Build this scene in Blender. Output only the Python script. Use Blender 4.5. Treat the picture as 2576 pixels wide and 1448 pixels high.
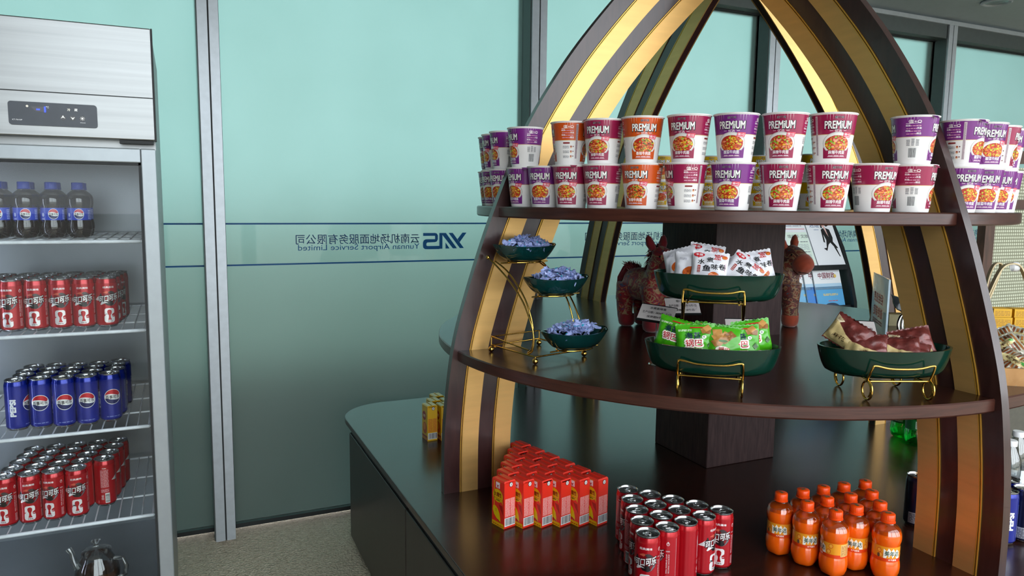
import bpy, bmesh, math, random
from mathutils import Vector, Matrix, noise
from mathutils.geometry import tessellate_polygon
PI = math.pi
R = math.radians
SC = bpy.context.scene
COL = SC.collection
for o in list(bpy.data.objects):
    bpy.data.objects.remove(o)

# ------------------------------------------------------------------ camera
E = 1.406                                    # eye height above the carpet
PITCH, ROLL, YAW = R(6.69), R(.654), R(24.41)
fw = Vector((math.sin(YAW) * math.cos(PITCH), math.cos(YAW) * math.cos(PITCH), -math.sin(PITCH)))
rt = Vector((math.cos(YAW), -math.sin(YAW), 0))
up = rt.cross(fw)
rt, up = math.cos(ROLL) * rt + math.sin(ROLL) * up, -math.sin(ROLL) * rt + math.cos(ROLL) * up
cd = bpy.data.cameras.new('camera')
cd.sensor_width = 36
cd.lens = 1845 / 2576 * 36
cd.clip_start = .02
cam = bpy.data.objects.new('camera', cd)
COL.objects.link(cam)
mw = Matrix((rt, up, -fw)).transposed().to_4x4()
mw.translation = (0, 0, E)
cam.matrix_world = mw
SC.camera = cam

# ------------------------------------------------------------------ sky and exposure
w = bpy.data.worlds.new('overcast_sky')
SC.world = w
w.use_nodes = True
bg = w.node_tree.nodes['Background']
bg.inputs[0].default_value = (.89, .95, 1.0, 1)
bg.inputs[1].default_value = 5.0
vs = SC.view_settings
vs.view_transform = 'Standard'
vs.look = 'None'
vs.exposure = 0
vs.gamma = 1
vs.use_curve_mapping = False
cy = SC.cycles
cy.max_bounces, cy.diffuse_bounces, cy.glossy_bounces, cy.transmission_bounces, cy.transparent_max_bounces = 6, 3, 3, 4, 10
cy.caustics_reflective = False
cy.use_adaptive_sampling = True
cy.adaptive_threshold = .05
cy.time_limit = 1000


# ------------------------------------------------------------------ colour and material helpers
def lin(h, k=1.0):
    h = h.lstrip('#')
    out = []
    for i in (0, 2, 4):
        c = int(h[i:i + 2], 16) / 255
        out.append(k * (c / 12.92 if c <= .04045 else ((c + .055) / 1.055) ** 2.4))
    return (*out, 1)


MATS = {}


def nodes(name):
    m = bpy.data.materials.new(name)
    m.use_nodes = True
    nt = m.node_tree
    return m, nt, nt.nodes['Principled BSDF']


def tex(nt, kind, scale, coord='Object', stretch=None, **kw):
    tc = nt.nodes.new('ShaderNodeTexCoord')
    t = nt.nodes.new(kind)
    t.inputs['Scale'].default_value = scale
    for k, v in kw.items():
        t.inputs[k].default_value = v
    if stretch:
        mp = nt.nodes.new('ShaderNodeMapping')
        mp.inputs['Scale'].default_value = stretch
        nt.links.new(tc.outputs[coord], mp.inputs[0])
        nt.links.new(mp.outputs[0], t.inputs['Vector'])
    else:
        nt.links.new(tc.outputs[coord], t.inputs['Vector'])
    return t


def ramp(nt, fac, stops, interp='LINEAR'):
    r = nt.nodes.new('ShaderNodeValToRGB')
    r.color_ramp.interpolation = interp
    e = r.color_ramp.elements
    while len(e) < len(stops):
        e.new(.5)
    for el, (p, c) in zip(e, stops):
        el.position = p
        el.color = c
    nt.links.new(fac, r.inputs[0])
    return r


def mat(name, col, rough=.5, metal=0, var=.12, scale=30, bump=0, stretch=None, coat=0, spec=None, trans=0, ior=None, sheen=0, coatr=.05):
    """plain surface: a colour with a faint noise drift, optional relief"""
    if name in MATS:
        return MATS[name]
    m, nt, p = nodes(name)
    c = lin(col) if isinstance(col, str) else col
    n = tex(nt, 'ShaderNodeTexNoise', scale, stretch=stretch, Detail=4.0)
    a = tuple(min(1, v * (1 - var)) for v in c[:3]) + (1,)
    b = tuple(min(1, v * (1 + var)) for v in c[:3]) + (1,)
    rp = ramp(nt, n.outputs[0], [(.3, a), (.7, b)])
    nt.links.new(rp.outputs[0], p.inputs['Base Color'])
    p.inputs['Roughness'].default_value = rough
    p.inputs['Metallic'].default_value = metal
    p.inputs['Coat Weight'].default_value = coat
    p.inputs['Coat Roughness'].default_value = coatr
    p.inputs['Transmission Weight'].default_value = trans
    if ior:
        p.inputs['IOR'].default_value = ior
    if spec is not None:
        p.inputs['Specular IOR Level'].default_value = spec
    if sheen:
        p.inputs['Sheen Weight'].default_value = sheen
    if bump:
        bn = nt.nodes.new('ShaderNodeBump')
        bn.inputs['Strength'].default_value = bump
        bn.inputs['Distance'].default_value = .002
        nt.links.new(n.outputs[0], bn.inputs['Height'])
        nt.links.new(bn.outputs[0], p.inputs['Normal'])
    MATS[name] = m
    return m


def wood(name, dark, light, rough, stretch, scale=22, coat=.0, bump=.08):
    m, nt, p = nodes(name)
    n = tex(nt, 'ShaderNodeTexNoise', scale, stretch=stretch, Detail=6.0, Distortion=.6)
    rp = ramp(nt, n.outputs[0], [(.3, lin(dark)), (.72, lin(light))])
    nt.links.new(rp.outputs[0], p.inputs['Base Color'])
    p.inputs['Roughness'].default_value = rough
    p.inputs['Coat Weight'].default_value = coat
    p.inputs['Coat Roughness'].default_value = .12
    bn = nt.nodes.new('ShaderNodeBump')
    bn.inputs['Strength'].default_value = bump
    bn.inputs['Distance'].default_value = .001
    nt.links.new(n.outputs[0], bn.inputs['Height'])
    nt.links.new(bn.outputs[0], p.inputs['Normal'])
    MATS[name] = m
    return m


def print_mat(name, rough=.4, metal=0, coat=0, alpha=0):
    """flat print: colours come from the printed shapes' colour attribute"""
    m, nt, p = nodes(name)
    a = nt.nodes.new('ShaderNodeAttribute')
    a.attribute_name = 'Col'
    nt.links.new(a.outputs['Color'], p.inputs['Base Color'])
    p.inputs['Roughness'].default_value = rough
    p.inputs['Metallic'].default_value = metal
    p.inputs['Coat Weight'].default_value = coat
    MATS[name] = m
    return m


def clear_mat(name, col, gloss=.1, rough=.03):
    """thin clear sheet: lets light through with a weak mirror reflection"""
    m = bpy.data.materials.new(name)
    m.use_nodes = True
    nt = m.node_tree
    nt.nodes.clear()
    out = nt.nodes.new('ShaderNodeOutputMaterial')
    mx = nt.nodes.new('ShaderNodeMixShader')
    tr = nt.nodes.new('ShaderNodeBsdfTransparent')
    gl = nt.nodes.new('ShaderNodeBsdfGlossy')
    fr = nt.nodes.new('ShaderNodeLayerWeight')
    ma = nt.nodes.new('ShaderNodeMath')
    ma.operation = 'MULTIPLY_ADD'
    ma.inputs[1].default_value = .6
    ma.inputs[2].default_value = gloss
    fr.inputs[0].default_value = .25
    tr.inputs[0].default_value = col
    gl.inputs['Roughness'].default_value = rough
    nt.links.new(fr.outputs['Fresnel'], ma.inputs[0])
    nt.links.new(ma.outputs[0], mx.inputs[0])
    nt.links.new(tr.outputs[0], mx.inputs[1])
    nt.links.new(gl.outputs[0], mx.inputs[2])
    nt.links.new(mx.outputs[0], out.inputs[0])
    MATS[name] = m
    return m


def frosted_glass():
    m = bpy.data.materials.new('frosted_teal_glass')
    m.use_nodes = True
    nt = m.node_tree
    nt.nodes.clear()
    out = nt.nodes.new('ShaderNodeOutputMaterial')
    tc = nt.nodes.new('ShaderNodeTexCoord')
    nz = nt.nodes.new('ShaderNodeTexNoise')
    nz.inputs['Scale'].default_value = 2.5
    nt.links.new(tc.outputs['Object'], nz.inputs['Vector'])
    rp = ramp(nt, nz.outputs[0], [(.35, (.325, .438, .415, 1)), (.65, (.338, .452, .43, 1))])
    ref = nt.nodes.new('ShaderNodeBsdfRefraction')
    ref.inputs['Roughness'].default_value = .37
    ref.inputs['IOR'].default_value = 1.4
    tl = nt.nodes.new('ShaderNodeBsdfTranslucent')
    for s in (ref, tl):
        nt.links.new(rp.outputs[0], s.inputs['Color'])
    m1 = nt.nodes.new('ShaderNodeMixShader')
    m1.inputs[0].default_value = .10
    nt.links.new(ref.outputs[0], m1.inputs[1])
    nt.links.new(tl.outputs[0], m1.inputs[2])
    gl = nt.nodes.new('ShaderNodeBsdfGlossy')
    # the film on the pane is matt, the band between the two lines is bare and shiny
    sx = nt.nodes.new('ShaderNodeSeparateXYZ')
    geo = nt.nodes.new('ShaderNodeNewGeometry')
    nt.links.new(geo.outputs['Position'], sx.inputs[0])
    c1 = nt.nodes.new('ShaderNodeMath')
    c1.operation = 'COMPARE'
    c1.inputs[1].default_value = 1.218
    c1.inputs[2].default_value = .086
    nt.links.new(sx.outputs['Z'], c1.inputs[0])
    rr = nt.nodes.new('ShaderNodeMapRange')
    rr.inputs['To Min'].default_value = .45
    rr.inputs['To Max'].default_value = .02
    nt.links.new(c1.outputs[0], rr.inputs['Value'])
    nt.links.new(rr.outputs[0], gl.inputs['Roughness'])
    fr = nt.nodes.new('ShaderNodeFresnel')
    fr.inputs[0].default_value = 1.45
    m2 = nt.nodes.new('ShaderNodeMixShader')
    df = nt.nodes.new('ShaderNodeBsdfDiffuse')
    df.inputs[0].default_value = (.42, .34, .25, 1)
    m0 = nt.nodes.new('ShaderNodeMixShader')
    m0.inputs[0].default_value = .09
    nt.links.new(m1.outputs[0], m0.inputs[1])
    nt.links.new(df.outputs[0], m0.inputs[2])
    nt.links.new(fr.outputs[0], m2.inputs[0])
    nt.links.new(m0.outputs[0], m2.inputs[1])
    nt.links.new(gl.outputs[0], m2.inputs[2])
    nt.links.new(m2.outputs[0], out.inputs[0])
    return m


def emit(name, col, s):
    m = bpy.data.materials.new(name)
    m.use_nodes = True
    nt = m.node_tree
    p = nt.nodes['Principled BSDF']
    p.inputs['Base Color'].default_value = lin(col)
    p.inputs['Emission Color'].default_value = lin(col)
    p.inputs['Emission Strength'].default_value = s
    MATS[name] = m
    return m


# ------------------------------------------------------------------ mesh helpers
class MB:
    def __init__(s):
        s.v, s.f, s.m = [], [], []

    def add(s, vs, fs, mi=0, mx=None):
        n = len(s.v)
        s.v += [tuple(mx @ Vector(p)) if mx else tuple(p) for p in vs]
        s.f += [tuple(i + n for i in f) for f in fs]
        s.m += [mi] * len(fs)
        return s

    def box(s, a, b, mi=0, mx=None):
        (x0, y0, z0), (x1, y1, z1) = a, b
        return s.add([(x0, y0, z0), (x1, y0, z0), (x1, y1, z0), (x0, y1, z0), (x0, y0, z1), (x1, y0, z1), (x1, y1, z1), (x0, y1, z1)],
                     [(0, 3, 2, 1), (4, 5, 6, 7), (0, 1, 5, 4), (1, 2, 6, 5), (2, 3, 7, 6), (3, 0, 4, 7)], mi, mx)

    def lathe(s, prof, n=32, mi=0, mx=None, mod=None, cap=(False, False)):
        vs, fs = [], []
        for (r, z) in prof:
            for k in range(n):
                a = 2 * PI * k / n
                q = r * (mod(a, z) if mod else 1)
                vs.append((q * math.cos(a), q * math.sin(a), z))
        for i in range(len(prof) - 1):
            for k in range(n):
                a, b = i * n + k, i * n + (k + 1) % n
                fs.append((a, b, b + n, a + n))
        if cap[0]:
            fs.append(tuple(reversed(range(n))))
        if cap[1]:
            fs.append(tuple(range((len(prof) - 1) * n, len(prof) * n)))
        return s.add(vs, fs, mi, mx)

    def tube(s, pts, r, n=8, mi=0, mx=None, closed=False, caps=True):
        pts = [Vector(p) for p in pts]
        N = len(pts)
        rs = r if isinstance(r, (list, tuple)) else [r] * N
        vs, fs = [], []
        nrm = None
        for i, p in enumerate(pts):
            if closed:
                t = pts[(i + 1) % N] - pts[i - 1]
            else:
                t = pts[min(i + 1, N - 1)] - pts[max(i - 1, 0)]
            t.normalize()
            if nrm is None:
                nrm = t.orthogonal().normalized()
            nrm = (nrm - t * nrm.dot(t))
            if nrm.length < 1e-6:
                nrm = t.orthogonal()
            nrm.normalize()
            bi = t.cross(nrm)
            for k in range(n):
                a = 2 * PI * k / n
                vs.append(p + rs[i] * (math.cos(a) * nrm + math.sin(a) * bi))
        for i in range(N if closed else N - 1):
            for k in range(n):
                a, b = i * n + k, i * n + (k + 1) % n
                c, d = ((i + 1) % N) * n + k, ((i + 1) % N) * n + (k + 1) % n
                fs.append((a, b, d, c))
        if caps and not closed:
            fs.append(tuple(reversed(range(n))))
            fs.append(tuple(range((N - 1) * n, N * n)))
        return s.add(vs, fs, mi, mx)

    def ball(s, c, r, n=12, mi=0, mx=None):
        rx, ry, rz = r if isinstance(r, (list, tuple)) else (r, r, r)
        vs, fs = [(c[0], c[1], c[2] - rz)], []
        h = n // 2
        for i in range(1, h):
            p = -PI / 2 + PI * i / h
            for k in range(n):
                a = 2 * PI * k / n
                vs.append((c[0] + rx * math.cos(p) * math.cos(a), c[1] + ry * math.cos(p) * math.sin(a), c[2] + rz * math.sin(p)))
        vs.append((c[0], c[1], c[2] + rz))
        for k in range(n):
            fs.append((0, 1 + (k + 1) % n, 1 + k))
            t = len(vs) - 1
            fs.append((t, t - n + k, t - n + (k + 1) % n))
        for i in range(h - 2):
            for k in range(n):
                a, b = 1 + i * n + k, 1 + i * n + (k + 1) % n
                fs.append((a, b, b + n, a + n))
        return s.add(vs, fs, mi, mx)

    def prism(s, poly, z0, z1, mi=0, mx=None):
        n = len(poly)
        vs = [(x, y, z0) for x, y in poly] + [(x, y, z1) for x, y in poly]
        fs = [tuple(reversed(range(n))), tuple(range(n, 2 * n))]
        fs += [(i, (i + 1) % n, n + (i + 1) % n, n + i) for i in range(n)]
        return s.add(vs, fs, mi, mx)

    def strip(s, A, B, t0, t1, mi=0, mx=None):
        """solid between two polylines in the xz plane, thickness along y"""
        n = len(A)
        vs = [(a[0], t, a[1]) for t in (t0, t1) for a in A] + [(b[0], t, b[1]) for t in (t0, t1) for b in B]
        A0, A1, B0, B1 = 0, n, 2 * n, 3 * n
        fs = []
        for i in range(n - 1):
            fs += [(A0 + i, A0 + i + 1, B0 + i + 1, B0 + i), (A1 + i, B1 + i, B1 + i + 1, A1 + i + 1),
                   (A0 + i, A1 + i, A1 + i + 1, A0 + i + 1), (B0 + i, B0 + i + 1, B1 + i + 1, B1 + i)]
        fs += [(A0, B0, B1, A1), (A0 + n - 1, A1 + n - 1, B1 + n - 1, B0 + n - 1)]
        return s.add(vs, fs, mi, mx)

    def mesh(s, name, mats, smooth=False, angle=40):
        me = bpy.data.meshes.new(name)
        me.from_pydata(s.v, [], s.f)
        for m in (mats if isinstance(mats, (list, tuple)) else [mats]):
            me.materials.append(m)
        me.polygons.foreach_set('material_index', s.m)
        if smooth:
            me.polygons.foreach_set('use_smooth', [True] * len(me.polygons))
            me.set_sharp_from_angle(angle=R(angle))
        me.update()
        return me


def obj(name, me, parent=None, loc=(0, 0, 0), rot=(0, 0, 0)):
    o = bpy.data.objects.new(name, me)
    COL.objects.link(o)
    o.parent = parent
    o.location = loc
    o.rotation_euler = rot
    return o


def thing(name, label, cat, loc=(0, 0, 0), rz=0, group=None, rot=None):
    o = obj(name, None, None, loc, rot or (0, 0, rz))
    o.empty_display_size = .02
    return tag(o, label, cat, group)


def tag(o, label, cat, group=None):
    o['label'] = label
    o['category'] = cat
    if group:
        o['group'] = group
    return o


def struct(name, mb, m, parent=None, smooth=False):
    o = obj(name, mb.mesh(name, m, smooth), parent)
    if not parent:
        o['kind'] = 'structure'
    return o


def copy_tree(src, parent=None):
    c = src.copy()
    COL.objects.link(c)
    c.parent = parent
    for ch in src.children:
        copy_tree(ch, c)
    return c


def bevel(o, wdt=.002, seg=2):
    b = o.modifiers.new('bevel', 'BEVEL')
    b.width = wdt
    b.segments = seg
    b.limit_method = 'ANGLE'
    return o


ORD = ['first', 'second', 'third', 'fourth', 'fifth', 'sixth', 'seventh', 'eighth', 'ninth', 'tenth', 'eleventh', 'twelfth']

# ------------------------------------------------------------------ lettering and print
TXT = {}


def glyphs(body):
    k = body
    if k not in TXT:
        cu = bpy.data.curves.new('t', 'FONT')
        cu.body = body
        cu.size = 1
        cu.resolution_u = 3
        o = bpy.data.objects.new('t', cu)
        COL.objects.link(o)
        dg = bpy.context.evaluated_depsgraph_get()
        ev = o.evaluated_get(dg)
        me = ev.to_mesh()
        vs = [(v.co.x, v.co.y) for v in me.vertices]
        fs = [tuple(p.vertices) for p in me.polygons]
        ev.to_mesh_clear()
        bpy.data.objects.remove(o)
        bpy.data.curves.remove(cu)
        x0, x1 = min(v[0] for v in vs), max(v[0] for v in vs)
        y0, y1 = min(v[1] for v in vs), max(v[1] for v in vs)
        TXT[k] = (vs, fs, x0, x1, y0, y1)
    return TXT[k]


class Print:
    """flat print laid out in metres on an unrolled surface, then wrapped onto it"""

    def __init__(s):
        s.it, s.cols = [], []

    def c(s, col):
        if isinstance(col, str):
            col = lin(col)
        if col not in s.cols:
            s.cols.append(col)
        return s.cols.index(col)

    def poly(s, pts, col, layer=1):
        tri = tessellate_polygon([[Vector((x, y, 0)) for x, y in pts]])
        s.it.append((list(pts), [tuple(t) for t in tri], s.c(col), layer))
        return s

    def rect(s, x0, y0, x1, y1, col, layer=1):
        s.it.append(([(x0, y0), (x1, y0), (x1, y1), (x0, y1)], [(0, 1, 2, 3)], s.c(col), layer))
        return s

    def ell(s, cx, cy, rx, ry, col, layer=1, n=28, a0=0, a1=2 * PI):
        full = abs(a1 - a0 - 2 * PI) < 1e-6
        pts = [(cx + rx * math.cos(a0 + (a1 - a0) * k / n), cy + ry * math.sin(a0 + (a1 - a0) * k / n)) for k in range(n if full else n + 1)]
        s.it.append((pts, [tuple(range(len(pts)))], s.c(col), layer))
        return s

    def round(s, x0, y0, x1, y1, r, col, layer=1):
        pts = []
        for cx, cy, a in ((x1 - r, y0 + r, -PI / 2), (x1 - r, y1 - r, 0), (x0 + r, y1 - r, PI / 2), (x0 + r, y0 + r, PI)):
            pts += [(cx + r * math.cos(a + k * PI / 8), cy + r * math.sin(a + k * PI / 8)) for k in range(5)]
        s.it.append((pts, [tuple(range(len(pts)))], s.c(col), layer))
        return s

    def text(s, body, cx, cy, h=None, wd=None, col='#ffffff', layer=2, bold=0.0, rot=0, shear=0, mirror=False, sx=1.0):
        vs, fs, x0, x1, y0, y1 = glyphs(body)
        k = h / (y1 - y0) if h else wd / (x1 - x0)
        kx = wd / (x1 - x0) if wd else k * sx
        mx_, my = (x0 + x1) / 2, (y0 + y1) / 2
        ca, sa = math.cos(rot), math.sin(rot)
        if mirror:
            fs = [tuple(reversed(f)) for f in fs]
        if bold < .08 and any(ord(ch) > 0x2e80 for ch in body):
            bold = min(bold, .02)
        # heavier strokes: the same letters overlaid with a small shift
        n = 1 if bold < .004 else (4 if bold < .035 else 9)
        for q in range(n):
            dx, dy_ = (0, 0) if n == 1 or q == 8 else (bold * k * math.cos(2 * PI * q / min(n, 8) + .4), bold * k * math.sin(2 * PI * q / min(n, 8) + .4))
            out = []
            for x, y in vs:
                x, y = (x - mx_) * kx, (y - my) * k
                x += shear * y
                if mirror:
                    x = -x
                out.append((cx + dx + x * ca - y * sa, cy + dy_ + x * sa + y * ca))
            s.it.append((out, fs, s.c(col), layer + q * .02))
        return s

    def lines(s, x0, y0, x1, y1, n, col, layer=1, seed=1, gap=.45):
        """rows of small illegible print"""
        rnd = random.Random(seed)
        dy = (y1 - y0) / n
        for i in range(n):
            x = x0
            while x < x1 - .001:
                ln = min(x1 - x, rnd.uniform(.1, .4) * (x1 - x0))
                s.rect(x, y0 + i * dy, x + ln, y0 + (i + 1 - gap) * dy, col, layer)
                x += ln + (x1 - x0) * .05
        return s

    def barcode(s, x0, y0, x1, y1, layer=1, seed=3, vertical=False):
        rnd = random.Random(seed)
        s.rect(x0, y0, x1, y1, '#f4f4f2', layer)
        L = (y1 - y0) if vertical else (x1 - x0)
        p = .08 * L
        while p < .92 * L:
            q = rnd.uniform(.02, .055) * L
            if vertical:
                s.rect(x0 + .06 * (x1 - x0), y0 + p, x1 - .06 * (x1 - x0), y0 + p + q, '#2b2f38', layer + 1)
            else:
                s.rect(x0 + p, y0 + .1 * (y1 - y0), x0 + p + q, y1 - .06 * (y1 - y0), '#2b2f38', layer + 1)
            p += q + rnd.uniform(.02, .05) * L
        return s

    def build(s, name, mapf, m, step=None, stepy=None):
        bm = bmesh.new()
        for vs, fs, ci, ly in s.it:
            bv = [bm.verts.new((x, y, ly)) for x, y in vs]
            for f in fs:
                try:
                    bf = bm.faces.new([bv[i] for i in f])
                    bf.material_index = ci
                except ValueError:
                    pass
        for st, ax in ((step, 0), (stepy, 1)):
            if st:
                lo = min(v.co[ax] for v in bm.verts)
                hi = max(v.co[ax] for v in bm.verts)
                k = math.ceil(lo / st)
                while k * st < hi:
                    co, no = [0, 0, 0], [0, 0, 0]
                    co[ax], no[ax] = k * st, 1
                    bmesh.ops.bisect_plane(bm, geom=bm.verts[:] + bm.edges[:] + bm.faces[:], plane_co=co, plane_no=no, dist=1e-6)
                    k += 1
        bmesh.ops.triangulate(bm, faces=[f for f in bm.faces if len(f.verts) > 4])
        for v in bm.verts:
            v.co = mapf(v.co.x, v.co.y, v.co.z)
        me = bpy.data.meshes.new(name)
        idx = [f.material_index for f in bm.faces]
        for f in bm.faces:
            f.material_index = 0
        bm.to_mesh(me)
        bm.free()
        me.materials.append(m)
        if step:
            me.polygons.foreach_set('use_smooth', [True] * len(me.polygons))
        at = me.color_attributes.new('Col', 'FLOAT_COLOR', 'CORNER')
        buf = []
        for p, i in zip(me.polygons, idx):
            buf += list(s.cols[i]) * p.loop_total
        at.data.foreach_set('color', buf)
        return me


def on_cyl(r, lay=.00022, slope=None):
    """x along the girth, y up; slope(z) gives the radius of a tapered body; faces +X at x=0"""
    def f(x, z, l):
        q = (slope(z) if slope else r)
        a = x / r
        q += l * lay
        return Vector((q * math.cos(a), q * math.sin(a), z))
    return f


def on_plane(o, ux, uy, lay=.0003):
    o, ux, uy = Vector(o), Vector(ux), Vector(uy)
    n = ux.cross(uy).normalized()
    return lambda x, y, l: o + ux * x + uy * y + n * (l * lay)


PRINT = print_mat('glossy_print', .32, coat=.2)
PRINT_FOIL = print_mat('metallic_can_print', .28, .35, coat=.5)
PRINT_MATT = print_mat('paper_print', .55)

# ------------------------------------------------------------------ surface materials
M_TOP = wood('lacquered_dark_wood_top', '#24110c', '#371b13', .27, (1, 9, 1), 7, coat=.12, bump=.1)
M_EDGE = wood('dark_wood_edge', '#351913', '#4e2a20', .34, (1, 1, 14), 9, coat=.1, bump=.12)
M_ARCH = wood('dark_brown_arch_wood', '#2c1717', '#3c2321', .3, (6, 6, 1), 10, coat=.38, bump=.06)
M_COLUMN = wood('brown_veneer', '#302121', '#463433', .5, (9, 9, 1), 12, bump=.15)
M_COLUMN.node_tree.nodes['Principled BSDF'].inputs['Specular IOR Level'].default_value = .22
M_DOOR = wood('espresso_cabinet_veneer', '#211a17', '#2b221e', .36, (5, 5, 1), 12, bump=.05)
M_GOLD = mat('brushed_gold_laminate', '#dcb06c', .36, .62, .06, 6, stretch=(1, 1, 8))
M_TRIM = mat('bright_gold_trim', '#e6ae48', .28, .6, .05)
M_WIRE = mat('polished_gold_wire', '#e0b65c', .14, 1, .04)
M_ALU = mat('satin_aluminium', '#bcc4ca', .4, .4, .05, 40)
M_ALU_D = mat('grey_frame_reveal', '#5a6261', .45, .3, .05)
M_SEAL = mat('black_rubber_seal', '#14191a', .6)
M_STEEL = mat('brushed_stainless_steel', '#8e9191', .34, .9, .10, 5, stretch=(.3, 1, 14), bump=.04)
M_WHITE = mat('white_coated_wire', '#e8edf2', .35)
M_CER = mat('dark_green_glazed_ceramic', '#062a21', .14, 0, .18, 12, coat=.2)
M_CER.node_tree.nodes['Principled BSDF'].inputs['Specular IOR Level'].default_value = .28
M_SILVER = mat('bare_aluminium_lid', '#c9cbcc', .2, .95, .05)
M_CUPW = mat('white_paper_cup', '#efecea', .45, 0, .02)
M_LIDF = mat('silver_foil_lid', '#d9d6d2', .3, .7, .04)

# ------------------------------------------------------------------ the room
XL, XR, YB, YR, ZC = -3.6, 8.6, 3.12, -1.9, 2.55
ZH, YS = 4.1, .7                            # the hall behind the photographer is taller; its ceiling drops to a soffit here
m, nt, p = nodes('loop_pile_carpet')
v1 = tex(nt, 'ShaderNodeTexNoise', 38, stretch=(1, 2.6, 1), Detail=6.0, Roughness=.7)
v2 = tex(nt, 'ShaderNodeTexVoronoi', 120)
rp = ramp(nt, v1.outputs[0], [(.3, lin('#b8a48a')), (.5, lin('#dbcab0')), (.7, lin('#f2e3cc'))])
mxn = nt.nodes.new('ShaderNodeMix')
mxn.data_type = 'RGBA'
mxn.blend_type = 'MULTIPLY'
mxn.inputs[0].default_value = .4
r2 = ramp(nt, v2.outputs[0], [(0, (1, 1, 1, 1)), (.8, (.45, .45, .45, 1))])
nt.links.new(rp.outputs[0], mxn.inputs[6])
nt.links.new(r2.outputs[0], mxn.inputs[7])
nt.links.new(mxn.outputs[2], p.inputs['Base Color'])
p.inputs['Roughness'].default_value = .95
bn = nt.nodes.new('ShaderNodeBump')
bn.inputs['Distance'].default_value = .006
nt.links.new(v2.outputs[0], bn.inputs['Height'])
nt.links.new(bn.outputs[0], p.inputs['Normal'])
struct('floor', MB().box((XL, YR, -.05), (XR, YB + .12, 0)), m)
struct('ceiling', MB().box((XL, YS, ZC), (XR, YB + .12, ZC + .1)).box((XL, YS, ZC + .1), (XR, YS + .1, ZH)).box((XL, YR, ZH), (XR, YS + .1, ZH + .1)), mat('grey_ceiling_paint', '#a8b6b8', .6, 0, .03))
MW = mat('dark_grey_wall_panel', '#33312f', .7, 0, .04)
struct('wall_left', MB().box((XL - .1, YR, 0), (XL, YB + .12, ZH)), MW)
struct('wall_right', MB().box((XR, YR, 0), (XR + .1, YB + .12, ZH)), mat('warm_grey_wall_paint', '#8f8a82', .7, 0, .04))
g = MB().box((-60, -70, -.09), (60, 60, -.06))
struct('ground', g, mat('grey_apron_paving', '#98958c', .8, 0, .1, 4))
# window front behind the photographer: open bays between posts
WX0 = -1.35
wr = MB()
xx = WX0
while xx < XR + .1:
    wr.box((xx - .07, YR - .12, 0), (xx + .07, YR, ZH))
    xx += 2.03
wr.box((WX0, YR - .12, 0), (XR, YR, .12))
struct('window_rear', wr, M_ALU_D)
struct('wall_rear_added', MB().box((XL, YR - .12, 0), (WX0 - .07, YR, ZH)), MW)  # unseen blank wall, added to cut window light on left-facing sides
# unseen roofed concourse added to grade daylight behind the frosted partition, open far end
YC = 6.3
struct('floor_added_concourse', MB().box((-14, YB + .14, -.055), (22, YC, -.01)), mat('dark_concourse_carpet', '#171512', .9))
struct('ceiling_added_concourse', MB().box((-14, YB + .14, 4.6), (22, YC, 4.7)), mat('concourse_ceiling_paint', '#8a8d8a', .7, 0, .03))

# glazed partition
MG = frosted_glass()
MUL = [.133 + 1.412 * k for k in range(-3, 7)]
YG = 3.22
RAIL_B, RAIL_T = 2.508, 2.532
gl = bpy.data.meshes.new('pane')
PRN = Print()
BLUE = '#0a4f86'
PRN.rect(.035, .1685, 1.375, .1755, BLUE)
PRN.rect(.035, -.002, 1.375, .005, BLUE)
# lettering is on the far side of the pane and reads backwards from here
PRN.text('云南机场地面服务有限公司', .589, .105, wd=.545, h=.043, col=BLUE, mirror=True, bold=.004)
PRN.text('Yunnan Airport Service Limited', .594, .066, wd=.537, h=.032, col='#1d5f8f', mirror=True)


def logo(pts, sc, ox, oy):       # traced in picture pixels of the first bay, converted to metres on the pane
    return [(.8810 + ((ox + x / sc) - 1065) * .001935, .127 - ((oy + y / sc) - 586) * .0018) for x, y in pts]


for q in ([(40, 500), (110, 500), (110, 865), (40, 865)], [(108, 500), (190, 500), (445, 862), (350, 862), (108, 545)], [(180, 720), (275, 862), (180, 862)],
          [(250, 500), (345, 500), (605, 858), (510, 858)], [(570, 495), (665, 495), (505, 720), (455, 645)]):
    PRN.poly(list(reversed(logo(q, 9.05, 1100, 530))), BLUE)
for q in ([(1738, 215), (1880, 215), (1880, 250), (1738, 250)], [(1878, 215), (1900, 222), (1912, 245), (1912, 292), (1900, 318), (1878, 327), (1878, 250)],
          [(1880, 290), (1880, 327), (1786, 330), (1776, 300), (1790, 290)], [(1790, 290), (1786, 330), (1776, 345), (1776, 365), (1790, 375), (1790, 412), (1760, 410), (1740, 395), (1735, 370), (1735, 330), (1745, 305), (1765, 292)],
          [(1788, 373), (1930, 373), (1930, 412), (1788, 412)]):
    PRN.poly(list(reversed(logo(q, 4.77, 700, 540))), BLUE)
m_let = bpy.data.materials.new('blue_vinyl_lettering')
m_let.use_nodes = True
nt = m_let.node_tree
pb = nt.nodes['Principled BSDF']
pb.inputs['Base Color'].default_value = lin('#06457a')
pb.inputs['Roughness'].default_value = .4
tl = nt.nodes.new('ShaderNodeBsdfTranslucent')
tl.inputs['Color'].default_value = lin('#1270b8')
mx2 = nt.nodes.new('ShaderNodeMixShader')
mx2.inputs[0].default_value = .55
nt.links.new(pb.outputs[0], mx2.inputs[1])
nt.links.new(tl.outputs[0], mx2.inputs[2])
nt.links.new(mx2.outputs[0], nt.nodes['Material Output'].inputs[0])
LETTER = PRN.build('pane_lettering', on_plane((0, 0, 0), (1, 0, 0), (0, 0, 1), .0002), m_let)
PANE = MB().box((.035, 0, .03), (1.30 + .075, .012, RAIL_B - .08)).mesh('pane', MG)
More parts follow.
